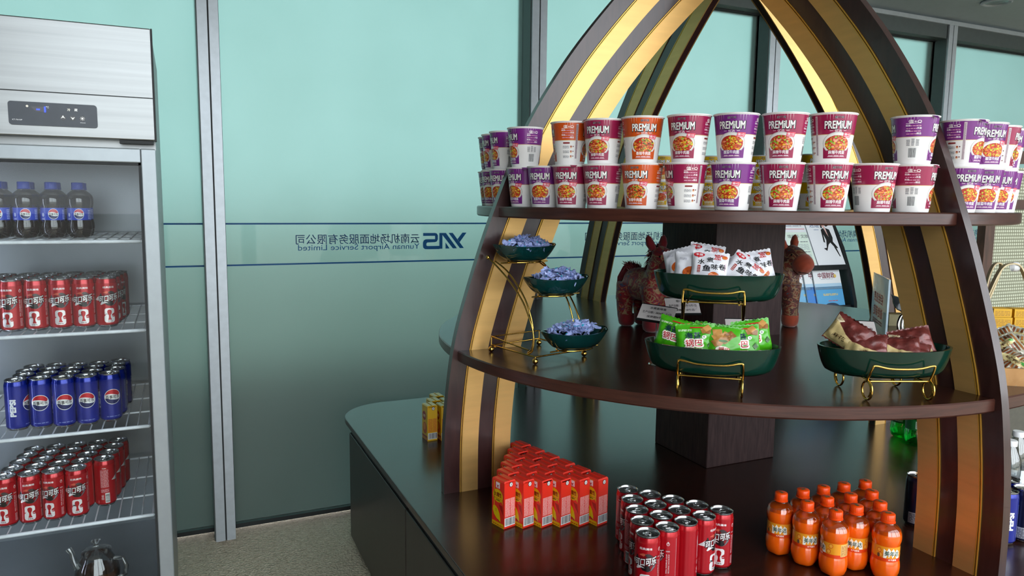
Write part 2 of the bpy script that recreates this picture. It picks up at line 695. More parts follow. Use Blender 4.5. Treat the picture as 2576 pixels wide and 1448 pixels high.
for i, x in enumerate(MUL[:-1]):
    wn = obj('window_%d' % (i + 1), PANE, None, (x, YG, 0))
    wn['kind'] = 'structure'
    obj('lettering', LETTER, wn, (0, -.0012, 1.132))
    # reveal and seal frame of this bay
    fr = MB()
    fr.box((.02, -.02, .012), (1.395, .02, .03), 0)
    fr.box((.02, -.02, RAIL_B - .085), (1.395, .02, RAIL_B - .075), 0)
    fr.box((.03, -.012, .03), (.04, .016, RAIL_B - .08), 0)
    fr.box((1.366, -.012, .03), (1.376, .016, RAIL_B - .08), 0)
    obj('seal', fr.mesh('seal', M_SEAL), wn)
for i, x in enumerate(MUL):
    a = MB()
    a.box((x - .042, YB, 0), (x - .006, YG + .05, RAIL_T), 0)
    a.box((x + .0, YB, 0), (x + .034, YG + .05, RAIL_T), 0)
    a.box((x - .006, YB + .006, 0), (x + .0, YG + .05, RAIL_T), 1)
    a.box((x - .046, YB + .012, 0), (x - .042, YG + .05, RAIL_T), 2)
    t = struct('trim_%d' % (i + 1), a, [M_ALU, M_SEAL, M_ALU_D])
a = MB()
a.box((XL, YB - .003, RAIL_B), (XR, YG + .05, RAIL_T), 0)
a.box((XL, YB + .012, RAIL_B - .08), (XR, YG + .05, RAIL_B), 1)
struct('trim_20', a, [M_ALU, M_ALU_D])
# downlight in the ceiling
dl = thing('ceiling_downlight', 'small round recessed downlight in the grey ceiling, top right', 'downlight', (4.2, 2.76, ZC))
obj('ring', MB().lathe([(.062, 0), (.075, -.004), (.078, -.012), (.07, -.016), (.058, -.012), (.05, 0)], 28).mesh('ring', M_ALU, True), dl)
obj('reflector', MB().lathe([(.058, -.010), (.03, -.002), (.001, -.001)], 28).mesh('reflector', M_SILVER, True), dl)

# ------------------------------------------------------------------ display furniture
CX, CY = 1.727, 2.035
Z0, Z1, Z2 = .526, .964, 1.392            # tops of the worktop, middle and upper shelf


def rounded(x0, y0, x1, y1, r, n=10):
    pts = []
    for cx, cy, a in ((x1 - r, y0 + r, -PI / 2), (x1 - r, y1 - r, 0), (x0 + r, y1 - r, PI / 2), (x0 + r, y0 + r, PI)):
        pts += [(cx + r * math.cos(a + k * PI / 2 / n), cy + r * math.sin(a + k * PI / 2 / n)) for k in range(n + 1)]
    return pts


wt = obj('worktop', MB().prism(rounded(.585, .93, 2.80, 3.10, .2), Z0 - .022, Z0).mesh('worktop', M_TOP))
bevel(wt, .002)
tag(wt, 'dark lacquered square worktop with rounded corners under the drinks', 'worktop')
bc = thing('base_cabinet', 'low dark brown cabinet with flat doors carrying the round display', 'cabinet', (CX, CY, 0))
obj('carcass', MB().prism(rounded(.612 - CX, .96 - CY, 2.77 - CX, 3.07 - CY, .19), .0, Z0 - .022).mesh('carcass', M_DOOR), bc)
for j, (ya, yb) in enumerate(((1.0, 1.515), (1.52, 2.055), (2.061, 2.86))):
    d = obj('door', MB().box((.590 - CX, ya - CY, .05), (.612 - CX, yb - CY, .482)).mesh('door', M_DOOR), bc)
    bevel(d, .002)
    obj('pull_groove_shade', MB().box((.596 - CX, ya - CY + .01, .482), (.612 - CX, yb - CY - .01, .496)).mesh('pull_groove_shade', M_SEAL), bc)  # black strip: shade of the gap above the door put into colour

ds = thing('display_stand', 'onion-dome display stand of dark wood with gold-striped arches and round shelves', 'display stand', (CX, CY, Z0))
cw = .147
col = obj('column', MB().box((-cw, -cw, 0), (cw, cw, Z2 - .03 - Z0)).mesh('column', M_COLUMN), ds)
bevel(col, .003)


def shelf(r, ztop, th=.032):
    return MB().lathe([(.0, ztop - th), (r - .003, ztop - th), (r, ztop - th + .004), (r, ztop - .003), (r - .003, ztop), (.0, ztop)], 128)


for r_, zt in ((.985, Z1), (.856, Z2)):
    mb = shelf(r_, zt - Z0)
    n = 128
    mb.m = [1 if n * 1 <= i < n * 4 else 0 for i in range(len(mb.f))]
    mb.m = [(1 if 1 <= i // n <= 3 else 0) for i in range(len(mb.f))]
    obj('shelf', mb.mesh('shelf', [M_TOP, M_EDGE], True, 30), ds)

OUT = [(-.88, 1.027), (-.72, 1.026), (-.58, 1.016), (-.43, .996), (-.30, .963), (-.12, .905), (.02, .852), (.14, .803), (.25, .750), (.375, .671),
       (.49, .587), (.623, .474), (.74, .362), (.86, .235), (.96, .105), (1.02, .0)]


def catmull(P, n=6):
    out = []
    for i in range(len(P) - 1):
        p0, p1, p2, p3 = P[max(i - 1, 0)], P[i], P[i + 1], P[min(i + 2, len(P) - 1)]
        for k in range(n):
            t = k / n
            out.append(tuple(.5 * (2 * b + (c - a) * t + (2 * a - 5 * b + 4 * c - d) * t * t + (3 * b - a - 3 * c + d) * t ** 3) for a, b, c, d in zip(p0, p1, p2, p3)))
    out.append(P[-1])
    return out


CUR = [(r_, h + .88) for h, r_ in catmull(OUT, 5)]


def inset(d):
    out = []
    for i, (x, z) in enumerate(CUR):
        a, b = CUR[max(i - 1, 0)], CUR[min(i + 1, len(CUR) - 1)]
        tx, tz = b[0] - a[0], b[1] - a[1]
        L = math.hypot(tx, tz)
        out.append([x - tz / L * d, z + tx / L * d])
    return [(max(.013, x), max(0, z)) for x, z in out]


TH = .013
arch_me = MB().strip(inset(0), inset(.215), -TH, TH).mesh('arch', M_ARCH, True, 30)
gold_me, trim_me = [], []
for d0, d1 in ((.056, .108), (.162, .2155)):
    gold_me.append(MB().strip(inset(d0), inset(d1), -TH - .0035, -TH + .001).mesh('gold_band', M_GOLD, True, 30))
    tb = MB()
    for dd in (d0 - .0065, d0 - .0015):
        tb.strip(inset(dd), inset(dd + .0022), -TH - .0035, -TH)
    trim_me.append(tb.mesh('gold_trim', M_TRIM, True, 30))
for k in range(4):
    ar = obj('arch', arch_me, ds, (0, 0, 0), (0, 0, R(90 * k)))
    for sd in (0, 1):
        for gm, tm in zip(gold_me, trim_me):
            for nm, me in (('gold_band', gm), ('gold_trim', tm)):
                q = obj(nm, me, ar)
                if sd:
                    q.scale = (1, -1, 1)
obj('finial_block', MB().prism([(.05 * math.cos(R(45 * i)), .05 * math.sin(R(45 * i))) for i in range(8)], .83, 1.93).mesh('finial_block', M_ARCH), ds) if False else None

# ------------------------------------------------------------------ noodle cups
CUP_H, CUP_R0, CUP_R1 = .1135, .039, .0525


def cup_r(z):
    return CUP_R0 + (CUP_R1 - CUP_R0) * z / CUP_H


CUPS = {
    'purple': ('#782580', '酸菜牛肉面', 'purple'),
    'burgundy': ('#9a1c4a', '麻辣牛肉面', 'burgundy red'),
    'orange': ('#cf5216', '香辣牛肉面', 'orange'),
    'yellow': ('#e0b400', '番茄鸡蛋牛肉面', 'yellow'),
}
FOOD = {'purple': ['#e8c02a', '#c9d23c', '#f09a80', '#d95a2a', '#a8b030', '#f6d24a', '#b8401c'],
        'burgundy': ['#7fc23a', '#a4d84a', '#e88a5a', '#b5652e', '#f0c230', '#f2a08a', '#c22c1c'],
        'orange': ['#5a9a34', '#7ab848', '#8a3a1c', '#e8b03a', '#e89a80', '#6a2414', '#d9622c'],
        'yellow': ['#f0a080', '#e23c28', '#f4d060', '#e8583a', '#f7e08a', '#d82c20', '#b8d050']}


def cup_print(kind):
    base, dish, _ = CUPS[kind]
    P = Print()
    rr = .047
    C = 2 * PI * rr
    rnd = random.Random(hash(kind) % 97 if False else len(kind) * 7)
    P.rect(-C / 2, .064, C / 2, .1085, base, 1)
    P.rect(-C / 2, .0628, C / 2, .064, '#d8b878', 1)
    for fx in (0, C / 2):
        for f in (fx,):
            P.poly([(f - .033, .009), (f + .033, .009), (f + .033, .032), (f + .028, .05), (f - .028, .05), (f - .033, .032)], base, 1)
            P.ell(f, .0435, .034, .0255, '#c9c6c2', 2)
            P.ell(f, .0435, .0318, .0235, '#e9e6e2', 3)
            P.ell(f, .0418, .0285, .0195, '#b8321a', 4)
            for k in range(150):
                a, q = rnd.uniform(0, 2 * PI), math.sqrt(rnd.random())
                x, y = f + .0262 * q * math.cos(a), .0418 + .0175 * q * math.sin(a)
                s_ = rnd.uniform(.0010, .0027)
                P.ell(x, y, s_ * rnd.uniform(.8, 1.7), s_, rnd.choice(FOOD[kind] + ['#e06a2c', '#d8481c', '#e88a3a']), 5 + k % 4, n=6, a0=a, a1=a + 2 * PI)
            P.poly([(f - .024, .012), (f + .024, .012), (f + .03, .021), (f + .023, .0275), (f - .023, .0275), (f - .03, .021)], base, 9)
            P.text(dish, f, .0228, wd=.040, h=.0085, col='#ffffff', layer=10, bold=.012)
            P.rect(f - .022, .0125, f + .022, .0131, '#f0d8e0', 10)
            P.lines(f - .02, .0138, f + .02, .0172, 1, '#e8c8d4', 10, 5)
            P.text('PREMiUM', f + .0006, .0842, wd=.060, h=.0185, col='#1d1a22', layer=3, bold=.05)
            P.text('PREMiUM', f, .0849, wd=.0585, h=.0172, col='#fbfaf5', layer=5, bold=.018)
            P.text('优选', f, .0715, h=.0072, col='#f8e8ee', layer=3, bold=.006)
            P.rect(f - .0185, .0711, f - .0115, .072, '#f8e8ee', 3)
            P.rect(f + .0115, .0711, f + .0185, .072, '#f8e8ee', 3)
            P.text('康师傅', f, .1015, h=.0062, col='#26202a', layer=3, bold=.012)
            P.text('康师傅', f, .1017, h=.0060, col='#e9dfe4', layer=2, bold=.05)
            P.poly([(f + .011, .0575), (f + .030, .0565), (f + .033, .0672), (f + .014, .068)], '#e04a62', 10)
            P.text('值+Q', f + .022, .0632, wd=.015, h=.0052, col='#ffe9ee', layer=11, bold=.02, rot=-.03)
            P.rect(f + .014, .0582, f + .029, .0592, '#ffd7df', 11)
    # side panels
    for sx, kind2 in ((C / 4, 'how'), (-C / 4, 'facts')):
        P.text('值+Q', sx + .002, .0985, wd=.026, h=.0085, col='#fff6f2', layer=2, bold=.012)
        P.poly([(sx - .016, .0935), (sx + .012, .0948), (sx + .012, .0954), (sx - .016, .0945)], '#fff6f2', 2)
        for k, s_ in enumerate(('绽放', '丰盈', '时尚', '精选')):
            yy = .0895 - k * .0062
            P.text(s_, sx + (-.0115 if k % 2 == 0 else .0115), yy, h=.0046, col='#f8eef2', layer=2, bold=.02)
            P.lines(sx - (.007 if k % 2 == 0 else .015), yy - .0018, sx + (.015 if k % 2 == 0 else .007), yy + .0018, 1, '#d898b4', 2, k + 3)
        if kind2 == 'facts':
            P.lines(sx - .014, .043, sx - .006, .058, 7, '#55555c', 2, 2, .5)
            P.lines(sx - .003, .043, sx + .004, .060, 9, '#55555c', 2, 4, .5)
            P.lines(sx + .007, .043, sx + .014, .058, 8, '#55555c', 2, 6, .5)
            P.barcode(sx - .0105, .013, sx + .0105, .039, 1, 4)
        else:
            P.round(sx - .013, .0545, sx + .006, .0585, .0018, '#8a2a2a', 2)
            for k in range(3):
                yy = .043 - k * .0125
                P.lines(sx - .014, yy, sx + .004, yy + .007, 3, '#77777e', 2, 8 + k, .5)
                P.ell(sx + .0095, yy + .004, .0028, .0028, '#a8482a', 2, 12)
                P.rect(sx + .007, yy + .0005, sx + .012, yy + .003, '#e2b88a', 3)
                P.ell(sx + .0155, yy + .0045, .0016, .0016, '#6a2a2a', 2, 10)
            x2 = sx + .0245
            P.rect(x2 - .003, .016, x2 + .003, .106, '#cbb9bf', 2)
            P.lines(x2 - .0022, .018, x2 + .0022, .104, 30, '#7e6c74', 3, 11, .5)
    return P.build('sleeve_print', on_cyl(rr, .0001, cup_r), PRINT, step=.0055)


cb = MB()
cb.lathe([(.0, .004), (CUP_R0 - .003, .004), (CUP_R0 - .001, 0), (CUP_R0, .0008), (CUP_R1 - .0002, CUP_H - .002)], 48)
CUP_BODY = cb.mesh('cup_body', M_CUPW, True)
lb = MB()
lb.lathe([(CUP_R1 - .0005, CUP_H - .0035), (CUP_R1 + .0016, CUP_H - .003), (CUP_R1 + .002, CUP_H - .0012), (CUP_R1 + .0006, CUP_H), (CUP_R1 - .002, CUP_H), (.0, CUP_H)], 48)
CUP_LID = lb.mesh('lid', M_CUPW, True)
CUP_PRINT = {k: cup_print(k) for k in CUPS}
TABM = {k: mat(k + '_foil_tab', v[0], .35, .2) for k, v in CUPS.items()}
TAB = {}
for k in CUPS:
    t = MB()
    r_ = CUP_R1 + .0012
    pts = [(r_ * math.cos(R(a)), r_ * math.sin(R(a)), CUP_H - .001) for a in (-11, -4, 4, 11)]
    tip = [(r_ + .009, -.003, CUP_H - .008), (r_ + .009, .003, CUP_H - .0075)]
    t.add(pts + tip, [(0, 1, 4), (1, 2, 5, 4), (2, 3, 5)])
    t.add([(x, y, z - .0005) for x, y, z in pts + tip], [(4, 1, 0), (4, 5, 2, 1), (5, 3, 2)])
    TAB[k] = t.mesh('pull_tab', TABM[k])


def cup(kind, ang, tier, rot, label, rad=.80, tab=None):
    x, y = CX + rad * math.cos(R(ang)), CY + rad * math.sin(R(ang))
    face = math.atan2(-y, -x)
    t = thing('noodle_cup', label, 'noodle cup', (x, y, Z2 + tier * (CUP_H + .0004)), face + R(rot), 'instant noodle cups on the upper shelf')
    obj('cup_body', CUP_BODY, t)
    obj('lid', CUP_LID, t)
    obj('sleeve_print', CUP_PRINT[kind], t)
    if tab is not None:
        obj('pull_tab', TAB[kind], t, (0, 0, 0), (0, 0, R(tab) - R(rot)))
    return t


low = [('purple', -175.1, -50, 0), ('purple', -167.5, -25, 20), ('burgundy', -160.2, -22, 5), ('burgundy', -152.9, 155, None), ('orange', -144.9, -22, 55),
       ('burgundy', -137, -75, None), ('purple', -129, 163, None), ('burgundy', -121, 185, None), ('burgundy', -113, 200, None),
       ('burgundy', -104.9, 38, None), ('burgundy', -97, 90, 60)]
for i, (k, a, r_, tb) in enumerate(low):
    cup(k, a, 0, r_, '%s noodle cup in the bottom row, %s from the left arch' % (CUPS[k][2], ORD[i]), tab=tb)
upc = [('purple', -175.1, 115, None), ('orange', -160.8, -98, None), ('burgundy', -153.0, -20, -60), ('orange', -145.1, 6, None), ('burgundy', -136.7, -21, None),
       ('purple', -128.8, -12, None), ('burgundy', -120.8, 170, None), ('burgundy', -112.8, 195, None), ('purple', -97.4, 88, 50)]
for i, (k, a, r_, tb) in enumerate(upc):
    cup(k, a, 1, r_, '%s noodle cup stacked in the top row, %s from the left arch' % (CUPS[k][2], ORD[i]), tab=tb)
for i, a in enumerate((175.1, 167.5, 159.9)):
    cup('purple', a, 0, -35 - 5 * i, 'purple noodle cup, bottom row outside the left arch, %s from it' % ORD[i])
    cup('purple', a, 1, 110 - 3 * i, 'purple noodle cup, top row outside the left arch, %s from it' % ORD[i])
for i, (a, r_) in enumerate(((-85.0, 30), (-77.4, 22), (-69.8, 18), (-62.2, 15), (-54.6, 12))):
    cup('purple', a, 0, r_, 'purple noodle cup, bottom row beyond the right front arch, %s from it' % ORD[i])
for i, (k, a, r_, tb) in enumerate((('purple', -85.0, 245, 45), ('purple', -77.4, 215, None), ('burgundy', -69.8, -88, None), ('purple', -62.2, 20, None), ('purple', -54.6, 15, None))):
    cup(k, a, 1, r_, '%s noodle cup, top row beyond the right front arch, %s from it' % (CUPS[k][2], ORD[i]), tab=tb)
for i, a in enumerate((69.4, 61.8, 54.2, 46.6, 39.0, 31.4, 23.8)):
    for tr in (0, 1):
        cup('yellow', a, tr, (-15, 20, -5, 170, 10, -20, 30)[i] + 8 * tr, 'yellow noodle cup at the back of the shelf, %s row, %s from left' % (('bottom', 'top')[tr], ORD[i]), rad=.79)

# ------------------------------------------------------------------ drink cans
CAN_R, CAN_H = .0288, .143
M_COKE = mat('red_can_lacquer', '#b40a1a', .26, .45, .04, coat=.5)
M_PEPSI = mat('blue_can_lacquer', '#10238e', .26, .5, .04, coat=.5)
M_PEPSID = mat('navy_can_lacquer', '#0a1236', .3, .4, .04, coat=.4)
can_prof = [(.0195, .004), (.021, 0), (.0235, .001), (.0268, .007), (CAN_R, .011), (CAN_R, CAN_H - .016), (.0283, CAN_H - .0125), (.0264, CAN_H - .0045), (.0262, CAN_H - .003)]


def can_body(name, m):
    b = MB()
    b.lathe(can_prof[3:8], 40, 0)
    b.lathe(can_prof[:4], 40, 1)
    return b.mesh(name, [m, M_SILVER], True)


lb = MB()
lb.lathe([(.0262, CAN_H - .0045), (.0272, CAN_H - .003), (.0272, CAN_H - .0008), (.0262, CAN_H), (.0250, CAN_H - .001), (.0238, CAN_H - .0062), (.0222, CAN_H - .0066), (.0215, CAN_H - .0052), (.0, CAN_H - .005)], 40)
CAN_LID = lb.mesh('lid', M_SILVER, True)
tb = MB()
ring = [(.0018 + .0085 * math.cos(a), .0062 * math.sin(a), CAN_H - .0028) for a in [2 * PI * k / 16 for k in range(16)]]
tb.tube(ring, .0012, 6, closed=True)
tb.prism([(-.013, -.005), (-.004, -.006), (-.003, .006), (-.013, .005), (-.0155, 0)], CAN_H - .0038, CAN_H - .0022)
tb.lathe([(.0, CAN_H - .0012), (.002, CAN_H - .0014), (.0024, CAN_H - .004)], 10, mx=Matrix.Translation((-.0045, 0, 0)))
tb.prism([(-.018, -.006), (-.008, -.0075), (-.004, 0), (-.008, .0075), (-.018, .006), (-.0205, 0)], CAN_H - .0052, CAN_H - .0046)
CAN_TAB = tb.mesh('pull_tab', M_SILVER, True)


def coke_print():
    P = Print()
    W = '#f4eeee'
    P.rect(-PI * CAN_R, .0112, PI * CAN_R, CAN_H - .0165, '#b40a1a', .5)
    P.text('经典美味', .0, .1155, wd=.029, h=.0058, col=W, layer=2, bold=.03)
    # football with the script over it
    P.ell(.004, .083, .021, .0215, '#8e0f18', 1)
    P.poly([(-.002, .1035), (.008, .1045), (.016, .0985), (.017, .091), (.006, .094), (.0, .0985)], '#45393a', 2)
    P.poly([(-.016, .1), (-.006, .1045), (.002, .1035), (-.004, .0975)], '#d8604a', 2)
    P.poly([(-.017, .083), (-.0165, .075), (-.006, .0645), (.006, .062), (.012, .066), (.009, .0755), (-.006, .0775)], '#1c1416', 2)
    P.poly([(.012, .066), (.006, .062), (.014, .0655), (.0215, .0735), (.0245, .083), (.0175, .0765)], '#77747a', 2)
    P.poly([(-.028, .0885), (-.0205, .0965), (-.0205, .0865)], '#2b2426', 2)
    P.poly([(-.0225, .0975), (-.0195, .099), (-.0165, .0905), (-.0185, .0865), (-.0225, .0885)], '#2b2426', 2)
    P.poly([(-.043, .079), (-.027, .0905), (-.0225, .0905), (-.0215, .0765), (-.03, .0775)], '#e9e6e6', 2)
    P.text('可口可乐', .0, .0845, wd=.0535, h=.0185, col='#3a0a10', layer=4, bold=.09, rot=.16, shear=.22)
    P.text('可口可乐', .0, .0848, wd=.0515, h=.0178, col='#f7f4f2', layer=6, bold=.028, rot=.16, shear=.22)
    P.poly([(-.021, .0705), (-.015, .0745), (-.006, .073), (-.0015, .0705), (-.008, .0712), (-.012, .0695), (-.02, .0655), (-.0225, .067)], '#f7f4f2', 6)
    # cup emblem
    ex = .0
    P.round(ex - .0125, .036, ex + .0125, .0555, .006, W, 2)
    P.rect(ex - .0125, .0375, ex + .004, .041, W, 2)
    P.poly([(ex + .006, .0375), (ex + .0128, .0425), (ex + .0128, .0345), (ex + .006, .0345)], '#b40a1a', 3)
    P.round(ex - .0135, .0145, ex + .0135, .0368, .0065, W, 2)
    P.poly([(ex + .005, .0335), (ex + .0137, .0335), (ex + .0137, .0305), (ex + .0085, .0305)], '#b40a1a', 3)
    P.poly([(ex - .0045, .022), (ex + .0055, .022), (ex + .0028, .0285), (ex + .0022, .0345), (ex + .0052, .0415), (ex + .0055, .047), (ex + .003, .0505), (ex - .0005, .0515),
            (ex - .004, .0505), (ex - .006, .047), (ex - .0055, .0415), (ex - .0022, .0345), (ex - .0026, .0285)], '#b40a1a', 4)
    P.text('FIFA', ex + .001, .0182, wd=.012, h=.0032, col='#54161c', layer=4, bold=.03)
    # side copy
    sx = .0345
    P.ell(sx, .1125, .0036, .0042, W, 2, 16)
    P.ell(sx, .1125, .0026, .0032, '#b40a1a', 3, 16)
    P.rect(sx - .0006, .112, sx + .0006, .118, W, 4)
    P.rect(sx - .0045, .0935, sx + .0045, .0965, '#c8a0a4', 2)
    P.text('FIFA WORLD CUP', sx - .0025, .0655, wd=.046, h=.0026, col=W, layer=2, rot=PI / 2, bold=.02)
    P.text('可口可乐 FIFA世界杯', sx + .0028, .0655, wd=.046, h=.003, col=W, layer=2, rot=PI / 2)
    P.lines(sx - .004, .016, sx + .004, .038, 6, '#e0b8bc', 2, 5, .4)
    P.rect(.0545, .012, .0552, .125, '#e0b8bc', 2)
    bx = -.062
    P.text('Coke', bx, .118, h=.0034, col=W, layer=2, bold=.02)
    P.lines(bx - .011, .06, bx + .011, .114, 22, '#dca8ae', 2, 9, .5)
    P.lines(bx - .011, .045, bx + .011, .055, 4, '#dca8ae', 2, 10, .5)
    P.barcode(bx + .0, .012, bx + .012, .042, 2, 7, True)
    P.text('回收', bx - .007, .03, h=.007, col=W, layer=2, rot=PI / 2)
    return P.build('can_print', on_cyl(CAN_R, .00008), PRINT_FOIL, step=.0025)


def globe(P, cx, cy, r_, layer=2, txt=True):
    P.ell(cx, cy, r_, r_, '#f4f4f4', layer, 40)
    q = r_ * .93
    pts = [(cx + q * math.cos(R(a)), cy + q * math.sin(R(a))) for a in range(168, 14, -7)]
    top = list(reversed(pts))
    n = 14
    xl, xr = top[-1][0], top[0][0]
    wave = [(xl + (xr - xl) * k / n, cy + r_ * (.22 + .16 * math.sin(PI * k / n * 1.25 + .2)) * 1.0) for k in range(1, n)]
    P.poly(top + wave, '#c8182c', layer + 1)
    low_ = [(cx + q * math.cos(R(a)), cy + q * math.sin(R(a))) for a in range(192, 349, 7)]
    xl, xr = low_[0][0], low_[-1][0]
    wave = [(xr - (xr - xl) * k / n, cy - r_ * (.30 + .12 * math.sin(PI * k / n * 1.25 + .5))) for k in range(1, n)]
    P.poly(low_ + wave, '#14205e', layer + 1)
    P.text('百事可乐', cx, cy - r_ * .03, wd=r_ * 1.66, h=r_ * .46, col='#16161c', layer=layer + 2, bold=.02)


def pepsi_print():
    P = Print()
    P.rect(-PI * CAN_R, .0112, PI * CAN_R, CAN_H - .0165, '#10238e', .5)
    globe(P, 0, .075, .0225)
    globe(P, PI * CAN_R - .0001, .075, .0225) if False else None
    for sx in (.047, -.047):
        P.text('PEPSI', sx, .066, wd=.046, h=.0135, col='#f4f6fb', layer=2, rot=PI / 2, bold=.07)
    P.lines(-.018, .016, .018, .0195, 1, '#8f9fd8', 2, 3)
    P.lines(.068, .02, .088, .11, 26, '#8f9fd8', 2, 4, .5)
    return P.build('can_print', on_cyl(CAN_R, .00008), PRINT_FOIL, step=.0025)


COKE_B, COKE_P = can_body('can_body', M_COKE), coke_print()
PEPSI_B, PEPSI_P = can_body('can_body', M_PEPSI), pepsi_print()
P_ = Print()
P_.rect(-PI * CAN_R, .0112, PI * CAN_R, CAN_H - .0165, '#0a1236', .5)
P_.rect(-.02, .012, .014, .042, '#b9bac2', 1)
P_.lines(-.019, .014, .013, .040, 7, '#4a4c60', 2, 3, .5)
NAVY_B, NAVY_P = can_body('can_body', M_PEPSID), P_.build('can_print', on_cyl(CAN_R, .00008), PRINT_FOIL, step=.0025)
CANS = {'coke': (COKE_B, COKE_P), 'pepsi': (PEPSI_B, PEPSI_P), 'navy': (NAVY_B, NAVY_P)}


def can(kind, x, y, z, rot, label, group, seed=0):
    t = thing('drink_can', label, 'can', (x, y, z), math.atan2(-y, -x) + R(rot), group)
    b, p_ = CANS[kind]
    obj('can_body', b, t)
    obj('can_print', p_, t)
    obj('lid', CAN_LID, t)
    obj('pull_tab', CAN_TAB, t, (0, 0, 0), (0, 0, random.Random(seed).uniform(0, 6.28)))
    return t


# triangular block of cola cans on the worktop: row k (from the back) has 5-k cans
o0, ua, ub = Vector((1.039, 1.545)), Vector((.0347, -.0500)), Vector((-.0248, -.0582))
rots = {(4, 0): -6, (3, 0): -70, (3, 1): -62, (2, 2): -150, (1, 3): 62, (0, 4): -3, (2, 0): 65, (1, 0): -75, (0, 0): 80}
for k in range(5):
    for j in range(5 - k):
        q = o0 + ua * j * 1.0 + ub * k
        can('coke', q.x, q.y, Z0, rots.get((k, j), 40 * j - 60 * k), 'red cola can on the worktop, %s row from the back, %s from left' % (ORD[k], ORD[j]), 'cola cans on the worktop', k * 7 + j)
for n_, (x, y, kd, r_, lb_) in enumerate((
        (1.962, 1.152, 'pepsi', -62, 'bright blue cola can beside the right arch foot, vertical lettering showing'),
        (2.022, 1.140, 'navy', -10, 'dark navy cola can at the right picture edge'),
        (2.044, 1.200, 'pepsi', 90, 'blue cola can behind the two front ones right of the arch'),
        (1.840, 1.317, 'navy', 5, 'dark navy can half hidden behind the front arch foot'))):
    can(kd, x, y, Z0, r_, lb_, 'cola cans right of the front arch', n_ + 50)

# ------------------------------------------------------------------ bottles
M_ORL = mat('orange_soda', '#f4640c', .16, 0, .08, 20, coat=.8)
m, nt, p = MATS['orange_soda'], MATS['orange_soda'].node_tree, MATS['orange_soda'].node_tree.nodes['Principled BSDF']
p.inputs['Subsurface Weight'].default_value = .35
p.inputs['Subsurface Radius'].default_value = (.03, .01, .004)
p.inputs['Subsurface Scale'].default_value = .5
M_COLA = mat('cola_liquid', '#150806', .08, 0, .1, coat=.8)
M_PET = clear_mat('clear_pet_plastic', (.93, .90, .88, 1), .09, .06)
M_PETG = clear_mat('green_pet_plastic', (.05, .62, .16, 1), .12, .06)
M_PETW = clear_mat('clear_water_bottle_plastic', (.90, .95, .95, 1), .18, .08)
M_CAPO = mat('orange_plastic_cap', '#ee4a06', .35, 0, .03)
M_CAPB = mat('blue_plastic_cap', '#1c3fb4', .35, 0, .03)
M_CAPW = mat('white_plastic_cap', '#eef0f2', .35, 0, .02)
BH = .158


def lobes(a, z):
    k = max(0, 1 - z / .030)
    return 1 - .10 * k * (.5 - .5 * math.cos(5 * a)) - .02 * k


PROF = [(.016, .001), (.024, .0015), (.029, .006), (.0325, .018), (.0330, .032), (.0322, .042), (.0308, .048), (.0300, .051), (.0300, .086), (.0309, .089),
        (.0326, .096), (.0331, .104), (.0322, .113), (.0294, .1215), (.0240, .1285), (.0180, .1330), (.0148, .1358), (.0138, .139), (.0138, .143)]
FILL = 13


def bottle_meshes(liq, shell, capm):
    lq = MB().lathe([(r_ - .0004, z) for r_, z in PROF[:FILL + 1]], 40, mod=lobes, cap=(True, True)).mesh('drink', liq, True, 60)
    sh = MB().lathe(PROF[FILL - 1:], 40, mod=lobes).mesh('bottle_shell', shell, True, 60)
    cp = MB()
    kn = lambda a, z: 1 + (.012 if int(a / (2 * PI) * 48) % 2 else 0)
    cp.lathe([(.0158, .1395), (.0160, .1405), (.0160, .1435)], 32)
    cp.lathe([(.0154, .1435), (.0156, .1445), (.0154, .1565), (.0140, .158), (.0, .158)], 96, mod=kn)
    cp.lathe([(.0138, .1372), (.0170, .1378), (.0170, .139), (.0138, .1395)], 32)
    return lq, sh, cp.mesh('cap', capm, True, 50)


P_ = Print()
C_ = 2 * PI * .0301
P_.rect(-C_ / 2.36, .056, C_ / 2.36, .0805, '#ee9a22', 1)
P_.rect(-C_ / 2.36, .0545, C_ / 2.36, .0605, '#e0400e', 2)
for fx in (0, C_ / 2 - .0001):
    if fx == 0:
        f = 0
        P_.poly([(f - .016, .0605), (f - .011, .0605), (f - .009, .067), (f - .006, .062), (f - .002, .068), (f + .001, .061), (f + .006, .068), (f + .009, .0605), (f + .016, .061), (f + .0145, .073),
                 (f + .009, .077), (f + .006, .0725), (f + .002, .0785), (f - .002, .0735), (f - .007, .079), (f - .010, .073), (f - .016, .077)], '#f6efe4', 3)
        P_.text('美年达', f, .0692, wd=.0275, h=.0088, col='#14452c', layer=5, bold=.035)
        P_.text('大气橙味', f + .001, .0580, wd=.016, h=.0032, col='#fdeee0', layer=3, bold=.02)
for ox, oy in ((-.024, .073), (.022, .0655), (.026, .0755), (-.021, .0655)):
    P_.ell(ox, oy, .0042, .0042, '#d8541a', 3, 14)
    P_.ell(ox, oy, .0032, .0032, '#f2a63c', 4, 14)
P_.round(-.0275, .0605, -.0225, .0675, .002, '#6a4a3a', 5)
P_.rect(.045, .0575, .068, .079, '#f0c27a', 3)
P_.lines(.046, .059, .067, .078, 9, '#9a5a28', 4, 4, .5)
P_.lines(-.070, .0575, -.045, .079, 8, '#f4cf9a', 4, 5, .55)
P_.it = [([(x * 1.18, .0683 + (y - .0675) * 1.36) for x, y in v_], f_, c_, l_) for v_, f_, c_, l_ in P_.it]
MIR_P = P_.build('label', on_cyl(.0301, .00012), PRINT, step=.003)
MIR = bottle_meshes(M_ORL, M_PET, M_CAPO)
P_ = Print()
P_.rect(-.006, -.0035, .006, .0035, '#3d4030', 1)
P_.lines(-.005, -.0028, .005, .0028, 3, '#8a8a60', 2, 4, .4)
CAP_INK = P_.build('cap_print', on_plane((0, 0, .1581), (1, 0, 0), (0, 1, 0)), PRINT)


